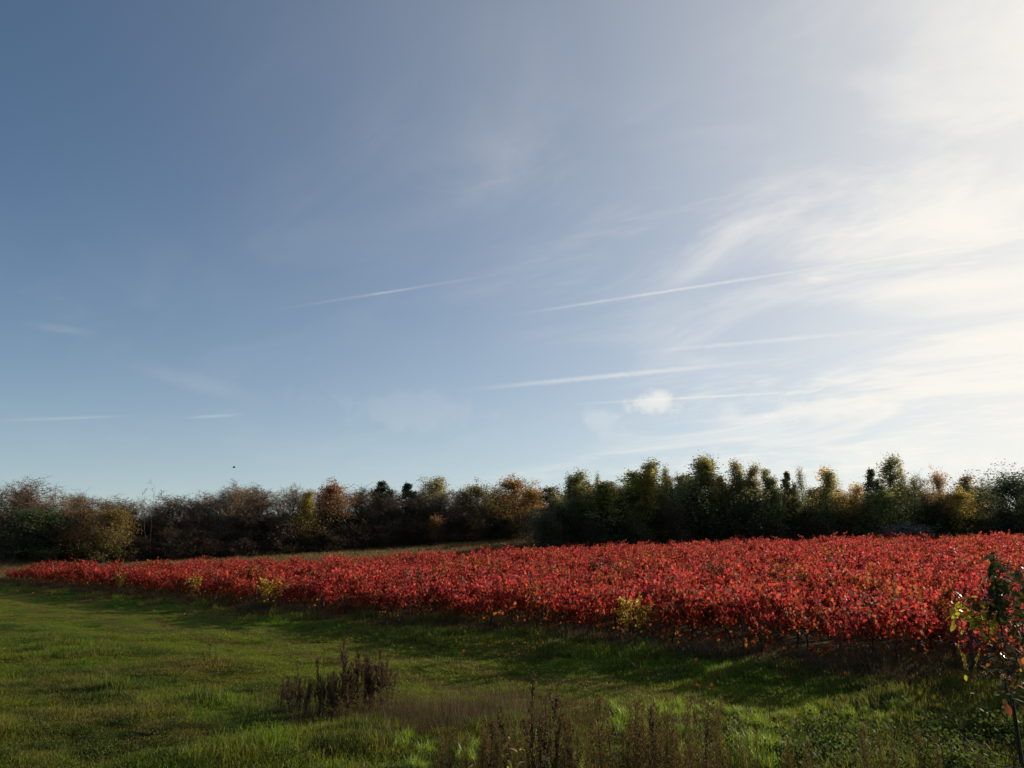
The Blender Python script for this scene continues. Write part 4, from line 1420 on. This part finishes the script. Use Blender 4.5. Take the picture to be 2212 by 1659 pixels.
def plume_plant(seed):
    """horseweed gone to seed: a thin stem with a loose brush of very fine side shoots and fluff"""
    r = np.random.default_rng(seed)
    segs = [((0, 0, -0.05), (0.01, 0, 0.5), 0.004, 0.003), ((0.01, 0, 0.5), (0.0, 0.02, 0.98), 0.003, 0.001)]
    fine, P = [], []
    for k in range(150):
        z = r.uniform(0.15, 0.97)
        ln = (1.02 - z) * r.uniform(0.10, 0.30) + 0.03
        az = r.uniform(0, 6.28)
        e = r.uniform(0.7, 1.2)
        q = np.array([math.cos(az) * math.cos(e) * ln, math.sin(az) * math.cos(e) * ln, z + math.sin(e) * ln])
        fine.append(((0, 0, z), tuple(q), 0.0014, 0.0008))
        m = 7
        tt = r.uniform(0.3, 1, (m, 1))
        P.append(np.array([0, 0, z])[None] * (1 - tt) + q[None] * tt + r.normal(0, 0.008, (m, 3)))
    P = np.concatenate(P)
    V, F = leaf_mesh_arrays(P, r.uniform(0.006, 0.013, len(P)), RHOMB, np.array([[0, 1, 2, 3]]), r)
    FV, FF = tubes(fine, 3)
    SV, SF = tubes(segs, 5)
    stem = mesh_from('plume_stem', SV, SF, None, [M_DOCKSTEM])
    pl = mesh_from('plume', np.concatenate([V, FV]), np.concatenate([F, FF + len(V)]),
                   {'v': np.concatenate([np.repeat(r.uniform(0, 1, len(P)), 4), np.repeat(r.uniform(0, 1, len(fine)), 6)]), 'h': np.zeros(len(V) + len(FV))}, [M_PLUME])
    return stem, pl


def plume_zone(px):
    return 'left of the yellow-leaved weed' if px < 1090 else 'around the tall dark stalks' if px < 1200 else 'just right of the tall dark stalks' if px < 1320 else 'midway to the leaning shoot' if px < 1450 else 'beside the leaning shoot' if px < 1565 else 'among the low weeds near the sapling'


PLUME = [plume_plant(850 + k) for k in range(4)]
for k in range(92):
    px = random.uniform(1570, 2120) if k >= 76 else random.choice([random.uniform(1195, 1560), random.uniform(960, 1200), random.uniform(1230, 1480)])
    dist = random.uniform(7.6, 10.4)
    top = random.uniform(1560, 1630) if px > 1565 else random.uniform(1496, 1590) if px > 1190 else random.uniform(1540, 1600)
    q = at(px, top, dist)
    z = tz(q.x, q.y)
    h_ = max(0.3, q.z - z)
    root = thing('dry_horseweed', f'tan feathery seed plume at the bottom edge, {plume_zone(px)}', 'weed', (q.x, q.y, z), random.uniform(0, 6.28), (h_ * 1.0, h_ * 1.0, h_), f'feathery plumes {plume_zone(px)}')
    root.rotation_euler = (random.gauss(0, 0.06), random.gauss(0, 0.06), random.uniform(0, 6.28))
    link_obj('stem', PLUME[k % 4][0], root)
    tag(link_obj('plume', PLUME[k % 4][1], root), kind='stuff')

# brown haze of fine dry grass beside the clump
dg_p = []
for k in range(3):
    V, F, A = blades(34, 0.30, 0.20, 0.95, 0.0020, 0.6, 870 + k)
    dg_p.append(proto('dry_stalks_%d' % k, V, F, A, [M_STRAW]))
P = []
for k in range(340):
    px, py = random.gauss(1010, 150), random.gauss(1560, 26)
    if k % 4 == 0: px, py = random.uniform(840, 1180), random.uniform(1530, 1600)
    if not 800 < px < 1480: continue
    P.append(ground_at(px, min(py, 1650)))
P = np.array(P)
nmain = len(P)
for k in range(150):                                   # straggling round the dock clump
    P = np.vstack([P, ground_at(random.gauss(700, 110), random.gauss(1545, 18))])
for k in range(420):                                   # single straws over the meadow
    P = np.vstack([P, ground_at(random.uniform(0, 1700), random.uniform(1340, 1655))])
k_ = len(P)
ssz = np.concatenate([rng.uniform(0.6, 1.1, nmain), rng.uniform(0.35, 0.8, 150), rng.uniform(0.14, 0.42, 420)])[:, None]
scatter('dry_stalks', P, np.column_stack([rng.normal(0, .08, k_), rng.normal(0, .08, k_), rng.uniform(0, 6.28, k_)]), ssz * np.ones((1, 3)), rng.integers(0, 3, k_), dg_p,
        'fine brown dry stalks and straws standing in the meadow', 'dry grass')

# low leafy weeds, brambles and clover towards the bottom right
def forb(seed, n, rad, hgt, ls):
    r = np.random.default_rng(seed)
    P = np.stack([r.normal(0, rad, n), r.normal(0, rad, n), np.abs(r.normal(0.5, 0.28, n)) * hgt], 1)
    V, F = leaf_mesh_arrays(P, r.uniform(0.6, 1.3, n) * ls, RHOMB * np.array([1.25, 1, 1]), np.array([[0, 1, 2, 3]]), r)
    return V, F, {'v': np.repeat(r.uniform(0, 1, n), 4), 'h': np.repeat(P[:, 2], 4)}


fb_p = []
for k in range(3):
    V, F, A = forb(880 + k, 230, 0.17, 0.24, 0.045)
    fb_p.append(proto('leafy_weed_%d' % k, V, F, A, [M_FORB]))
P, S = [], []
for k in range(330):
    if k % 5 < 2:
        px, py = random.uniform(1540, 2230), random.uniform(1575, 1690)
        if py < 1585 + 20 * math.sin(px * 0.02): continue
    else:
        px, py = random.uniform(0, 1500), random.uniform(1560, 1680)
    q = at(px, py, 8.0)
    v = ray(px, py)
    g = ground_at(px, min(py, 1700))
    if 1570 < px < 1690 and py > 1610: continue
    P.append(g)
    z_ = random.uniform(0.3, 1.7) if k % 5 < 2 else random.uniform(0.35, 0.8)
    S.append((z_, z_, z_))
k_ = len(P)
scatter('leafy_weeds', np.array(P), np.column_stack([np.zeros(k_), np.zeros(k_), rng.uniform(0, 6.28, k_)]), np.array(S), rng.integers(0, 3, k_), fb_p,
        'low dark leafy weeds and brambles along the bottom edge', 'weeds')

# bright tuft of long fresh grass at the bottom edge
P, S = [], []
for k in range(150):                                   # coarse grass standing among the weeds
    P.append(ground_at(random.uniform(1480, 2230), random.uniform(1560, 1690)))
    S.append(random.uniform(0.9, 1.7))
k_ = len(P)
cg_p = []
for k in range(2):
    V, F, A = blades(90, 0.20, 0.10, 0.30, 0.0038, 1.3, 910 + k)
    cg_p.append(proto('coarse_grass_%d' % k, V, F, A, [M_GRASS]))
scatter('coarse_grass', np.array(P), np.column_stack([np.zeros(k_), np.zeros(k_), rng.uniform(0, 6.28, k_)]), np.array(S)[:, None] * np.ones((1, 3)), rng.integers(0, 2, k_), cg_p,
        'coarse grass growing through the low weeds left of the sapling', 'grass')
lg_p = []
M_FRESH = foliage_material('fresh_long_grass', colour=(0.20, 0.28, 0.025), trans=0.5, rough=0.4, spec=0.4, hue=0.02, val=(0.7, 1.25))
for k in range(2):
    V, F, A = blades(150, 0.16, 0.18, 0.38, 0.004, 1.0, 890 + k)
    lg_p.append(proto('long_grass_%d' % k, V, F, A, [M_FRESH]))
P = [ground_at(random.gauss(1640, 34), random.uniform(1622, 1680)) for k in range(34)] + [ground_at(random.uniform(1300, 2000), random.uniform(1530, 1600)) for k in range(70)] \
    + [ground_at(random.uniform(850, 1180), random.uniform(1590, 1670)) for k in range(30)]
k_ = len(P)
scatter('long_grass', np.array(P), np.column_stack([np.zeros(k_), np.zeros(k_), rng.uniform(0, 6.28, k_)]), np.where(np.arange(k_) < 34, 1.35, 1.0)[:, None] * rng.uniform(0.55, 1.1, (k_, 1)) * np.ones((1, 3)), rng.integers(0, 2, k_), lg_p,
        'bright fresh long grass in tufts near the bottom edge', 'grass')


# ------------------------------------------------------------------ thin bare stems
def stem_mesh(pts, r0, r1, n=6):
    segs = []
    m = len(pts) - 1
    for k in range(m):
        f0, f1 = k / m, (k + 1) / m
        segs.append((tuple(pts[k]), tuple(pts[k + 1]), r0 + (r1 - r0) * f0, r0 + (r1 - r0) * f1))
    return tubes(segs, n)


def smooth_path(ctrl, n=10):
    """Catmull-Rom curve through control points"""
    c = [Vector(p) for p in ctrl]
    c = [c[0] * 2 - c[1]] + c + [c[-1] * 2 - c[-2]]
    out_ = []
    for i in range(1, len(c) - 2):
        for k in range(n):
            t_ = k / n
            a, b, d, e = c[i - 1], c[i], c[i + 1], c[i + 2]
            out_.append(0.5 * ((2 * b) + (d - a) * t_ + (2 * a - 5 * b + 4 * d - e) * t_ ** 2 + (3 * b - a - 3 * d + e) * t_ ** 3))
    out_.append(c[-2])
    return out_


def path_of(pix, dist0, dist1):
    n = len(pix)
    return [at(x, y, dist0 + (dist1 - dist0) * k / (n - 1)) for k, (x, y) in enumerate(pix)]


def bare_stem(pix, d0, d1, r0, r1, label, side=()):
    pts = path_of(pix, d0, d1)
    base = Vector((pts[0].x, pts[0].y, tz(pts[0].x, pts[0].y) - 0.02))
    if base.z < pts[0].z - 0.03:
        pts = [base] + pts
    else:
        base = pts[0]
    curve = smooth_path([p - base for p in pts])
    V, F = stem_mesh(curve, r0, r1)
    root = thing('leafless_shoot', label, 'weed', base, 0, (1, 1, 1), 'thin bare stems')
    link_obj('stem', mesh_from('leafless_shoot', V, F, None, [M_SAPSTEM]), root)
    for sp in side:
        q = smooth_path([p - base for p in path_of(sp, d0, d1)])
        V, F = stem_mesh(q, r1 * 1.3, r1 * 0.6, 4)
        link_obj('twig', mesh_from('twig', V, F, None, [M_SAPSTEM]), root)


bare_stem([(1520, 1640), (1505, 1570), (1492, 1510), (1487, 1482)], 8.2, 8.6, 0.005, 0.0015, 'leaning thin bare stem rising from the weeds near the bottom', [[(1498, 1540), (1510, 1500), (1512, 1478)], [(1505, 1570), (1500, 1525), (1508, 1490)]])
bare_stem([(1661, 1520), (1658, 1498), (1654, 1468)], 15.5, 15.5, 0.008, 0.002, 'short dark upright stem in the bright green strip')
bare_stem([(1866, 1640), (1855, 1560), (1848, 1500)], 8.0, 8.2, 0.004, 0.0012, 'thin dark stem among the low weeds left of the sapling', [[(1858, 1580), (1880, 1540)]])
bare_stem([(2040, 1650), (2020, 1590), (1990, 1540), (1968, 1510)], 6.2, 6.6, 0.004, 0.0012, 'arching bare bramble shoot left of the sapling')
bare_stem([(694, 1545), (697, 1470), (700, 1400)], 14.6, 14.6, 0.005, 0.002, 'thin straight stem standing above the middle of the dock clump')


# ------------------------------------------------------------------ weed with drooping yellow leaves at the bottom edge
def lance_leaf(curl=0.35, wid=0.13):
    """drooping lance-shaped leaf of unit length with a folded midrib; runs along +Y, bends down"""
    n = 6
    V = []
    for k in range(n + 1):
        f = k / n
        wdt = wid * math.sin(math.pi * min(1, 0.06 + f * 0.94)) ** 0.8
        y, z = f * (1 - 0.25 * curl * f), -curl * f * f
        V += [(-wdt, y, z + 0.04), (0, y, z), (wdt, y, z + 0.04)]
    F = []
    for k in range(n):
        a = 3 * k
        F += [(a, a + 1, a + 4, a + 3), (a + 1, a + 2, a + 5, a + 4)]
    return np.array(V), np.array(F)


def leaf_obj(mesh, parent, p, az, el, roll, size):
    o = link_obj('leaf', mesh, parent)
    o.rotation_mode = 'XYZ'
    o.location = p
    m = Euler((0, 0, az)).to_matrix() @ Euler((el, 0, 0)).to_matrix() @ Euler((0, roll, 0)).to_matrix()
    o.rotation_euler = m.to_euler()
    o.scale = (size, size, size)
    return o


lv, lf_ = lance_leaf(0.45, 0.12)
ME_GOLD = mesh_from('drooping_leaf', lv, lf_, {'v': np.full(len(lv), .5), 'h': lv[:, 1]}, [M_GOLDLEAF], True)
for (px, top, d_, lab, n_) in [(1098, 1592, 7.0, 'weed with long drooping yellow leaves at the bottom edge', 17), (1132, 1622, 6.9, 'smaller yellow-leaved weed beside the taller one at the bottom edge', 8),
                               (1020, 1632, 7.2, 'low weed with curled amber leaves left of the yellow-leaved weed', 9)]:
    q = at(px, top, d_)
    z = tz(q.x, q.y)
    root = thing('yellow_leaved_weed', lab, 'weed', (q.x, q.y, z), 0, (1, 1, 1), 'yellow-leaved weeds')
    H_ = q.z - z
    V, F = stem_mesh(smooth_path([(0, 0, -0.03), (0.02, 0.0, H_ * 0.5), (0, 0, H_)]), 0.005, 0.002)
    link_obj('stem', mesh_from('weed_stem', V, F, None, [M_DOCKSTEM]), root)
    for k in range(n_):
        f = 1.0 - 0.75 * k / n_
        leaf_obj(ME_GOLD, root, (0.01 * math.sin(k), 0, H_ * f), k * 2.4 + random.uniform(-.3, .3), R(random.uniform(-35, 25)), random.uniform(-.4, .4), random.uniform(0.08, 0.135))

# ------------------------------------------------------------------ leafy sapling at the right edge
lv, lf_ = lance_leaf(0.25, 0.24)
def sap_leaf(m):
    return mesh_from('broad_leaf', lv, lf_, {'v': np.full(len(lv), .5), 'h': lv[:, 1]}, [m], True)
LG, LY, LO = sap_leaf(M_SAPGREEN), sap_leaf(M_SAPYELLOW), sap_leaf(M_SAPORANGE)
D0 = 4.9
base_p = at(2215, 1690, D0)
bz = tz(base_p.x, base_p.y)
base_p = Vector((base_p.x + 0.02, base_p.y, bz - 0.03))
sap = thing('leafy_sapling', 'young leafy sapling with dark glossy and yellow leaves at the right edge', 'sapling', base_p)
STEMS = [([(2212, 1690), (2196, 1560), (2172, 1420), (2156, 1300), (2150, 1240), (2146, 1196)], 0.0075, 0.0025, 'stem'),
         ([(2205, 1650), (2185, 1520), (2172, 1480), (2164, 1400)], 0.006, 0.003, 'branch'),
         ([(2176, 1440), (2140, 1385), (2096, 1322), (2065, 1288), (2048, 1268)], 0.005, 0.0016, 'branch'),
         ([(2160, 1330), (2190, 1290), (2222, 1262)], 0.004, 0.002, 'branch'),
         ([(2172, 1424), (2128, 1395), (2080, 1368)], 0.0035, 0.0012, 'branch'),
         ([(2206, 1640), (2120, 1610), (2060, 1540), (2020, 1480), (1990, 1440)], 0.0035, 0.0012, 'branch'),
         ([(2208, 1660), (2110, 1640), (2058, 1560), (2024, 1490)], 0.0035, 0.0012, 'branch'),
         ([(2168, 1400), (2140, 1330), (2128, 1290)], 0.003, 0.0012, 'branch'),
         ([(2180, 1470), (2205, 1400), (2218, 1340)], 0.004, 0.0016, 'branch')]
paths = []
for pix, r0, r1, nm in STEMS:
    pts = path_of(pix, D0, D0 - 0.15)
    if nm == 'stem':
        pts[0] = Vector(base_p)
    c = smooth_path([p - base_p for p in pts], 6)
    paths.append(c)
    V, F = stem_mesh(c, r0, r1)
    link_obj(nm, mesh_from('sapling_' + nm, V, F, None, [M_SAPSTEM], True), sap)
rs = random.Random(5)


def put_leaf(px, py, me, size, dd=0.0):
    p = at(px, py, D0 - 0.1 + dd) - base_p
    near_p = min((q for c in paths for q in c), key=lambda q: (q - p).length)
    gap = (p - near_p).length
    if gap > 0.26:
        p = near_p + (p - near_p) * (0.26 / gap)
        gap = 0.26
    if gap > 0.02:                                   # every leaf hangs on its own twig
        mid_ = (p + near_p) / 2 + Vector((rs.gauss(0, .012), rs.gauss(0, .012), rs.uniform(0, .03)))
        V, F = stem_mesh([near_p, mid_, p], 0.0016, 0.0009, 4)
        link_obj('twig', mesh_from('sapling_twig', V, F, None, [M_SAPSTEM]), sap)
    leaf_obj(me, sap, p, rs.uniform(0, 6.28), R(rs.uniform(-60, 20)), rs.uniform(-.6, .6), size)


for k in range(60):                                  # dark leaves crowding the leader
    f = rs.uniform(0, 1)
    put_leaf(2146 + 12 * f + rs.gauss(0, 9), 1192 + 130 * f, LG, rs.uniform(0.06, 0.10), rs.uniform(-.1, .1))
for k in range(62):
    put_leaf(rs.uniform(2160, 2226), rs.uniform(1225, 1360), LG, rs.uniform(0.055, 0.10), rs.uniform(-.15, .15))
for k in range(10):
    put_leaf(2050 + k * 9 + rs.gauss(0, 4), 1268 + k * 6 + rs.gauss(0, 6), LG, rs.uniform(0.035, 0.06))
for k in range(52):
    px = rs.gauss(2112, 28)
    put_leaf(px, 1322 + (px - 2100) * 0.3 + rs.gauss(8, 16), LY, rs.uniform(0.05, 0.08))
for k in range(6):
    put_leaf(rs.gauss(2118, 7), rs.uniform(1345, 1375), LY, rs.uniform(0.04, 0.055))
for k in range(26):
    put_leaf(rs.uniform(2130, 2220), rs.uniform(1350, 1490), LO, rs.uniform(0.045, 0.07))
for px, py in [(2166, 1465), (2172, 1520), (2180, 1534), (2160, 1450)]:
    put_leaf(px, py, LO, 0.085)
for k in range(60):
    put_leaf(rs.uniform(2110, 2226), rs.uniform(1330, 1500), LG, rs.uniform(0.035, 0.07), rs.uniform(-.2, .2))
for k in range(110):
    put_leaf(rs.uniform(2150, 2232), rs.uniform(1215, 1510), LG, rs.uniform(0.035, 0.075), rs.uniform(-.25, .3))
for k in range(14):
    put_leaf(rs.uniform(2060, 2220), rs.uniform(1300, 1500), LY, rs.uniform(0.03, 0.055), rs.uniform(-.2, .3))
for k in range(40):
    put_leaf(rs.uniform(2060, 2226), rs.uniform(1260, 1420), LG, rs.uniform(0.03, 0.055), rs.uniform(-.2, .3))

# drooping yellow willowy weed just behind the sapling
gq = ground_at(2088, 1476)
q = at(2088, 1394, gq[1])
z = gq[2]
wroot = thing('willowy_weed', 'drooping yellowish willow-leaved shoots behind the sapling', 'weed', (q.x, q.y, z))
H_ = q.z - z
rw = random.Random(9)
lv2, lf2 = lance_leaf(0.6, 0.05)
ME_WIL = mesh_from('willow_leaf', lv2, lf2, {'v': np.full(len(lv2), .5), 'h': lv2[:, 1]}, [M_GOLDLEAF], True)
for k in range(5):
    e = Vector((rw.gauss(0, .12), rw.gauss(0, .12), H_ * rw.uniform(.75, 1.05)))
    c = smooth_path([(0, 0, -0.03), e * 0.55, e])
    V, F = stem_mesh(c, 0.005, 0.0015)
    link_obj('stem', mesh_from('willowy_stem', V, F, None, [M_DOCKSTEM]), wroot)
    for j in range(22):
        leaf_obj(ME_WIL, wroot, c[rw.randrange(len(c) // 3, len(c))], rw.uniform(0, 6.28), R(rw.uniform(-70, -10)), 0, rw.uniform(0.07, 0.12))


# ------------------------------------------------------------------ a bird in the sky
bp0 = at(505, 1010, 70)
bird = thing('bird', 'small dark bird flying above the brown wood', 'bird', bp0, 0.6, (0.75, 0.75, 0.75))
V = [(-0.20, 0, 0), (-0.08, 0.035, 0.03), (-0.08, -0.035, 0.03), (-0.08, 0, -0.04), (0.08, 0.045, 0.03), (0.08, -0.045, 0.03), (0.08, 0, -0.05), (0.20, 0.02, 0.02), (0.20, -0.02, 0.02), (0.20, 0, -0.02), (0.28, 0, 0.0)]
F = [(0, 2, 1), (0, 1, 3), (0, 3, 2), (1, 2, 5), (1, 5, 4), (1, 4, 6), (1, 6, 3), (2, 3, 6), (2, 6, 5), (4, 5, 8), (4, 8, 7), (4, 7, 9), (4, 9, 6), (5, 6, 9), (5, 9, 8), (7, 8, 10), (8, 9, 10), (9, 7, 10)]
link_obj('body', mesh_from('bird_body', V, np.array(F), None, [M_BIRD]), bird)
for sg in (-1, 1):
    wv = [(0.08, sg * 0.03, 0.02), (-0.06, sg * 0.03, 0.02), (0.10, sg * 0.22, 0.16), (-0.05, sg * 0.22, 0.15), (-0.06, sg * 0.42, 0.10), (0.08, sg * 0.03, 0.005), (-0.06, sg * 0.03, 0.01), (0.10, sg * 0.22, 0.145), (-0.05, sg * 0.22, 0.14)]
    wf = np.array([(0, 2, 3), (0, 3, 1), (2, 4, 3), (5, 8, 7), (5, 6, 8), (7, 8, 4)])
    link_obj('wing', mesh_from('bird_wing', wv, wf, None, [M_BIRD]), bird)
link_obj('tail', mesh_from('bird_tail', [(-0.18, 0.01, 0), (-0.18, -0.01, 0), (-0.32, 0.05, 0.01), (-0.32, -0.05, 0.01), (-0.18, 0, -0.012)], np.array([(0, 1, 3), (0, 3, 2), (0, 2, 4), (1, 4, 3), (2, 3, 4)]), None, [M_BIRD]), bird)
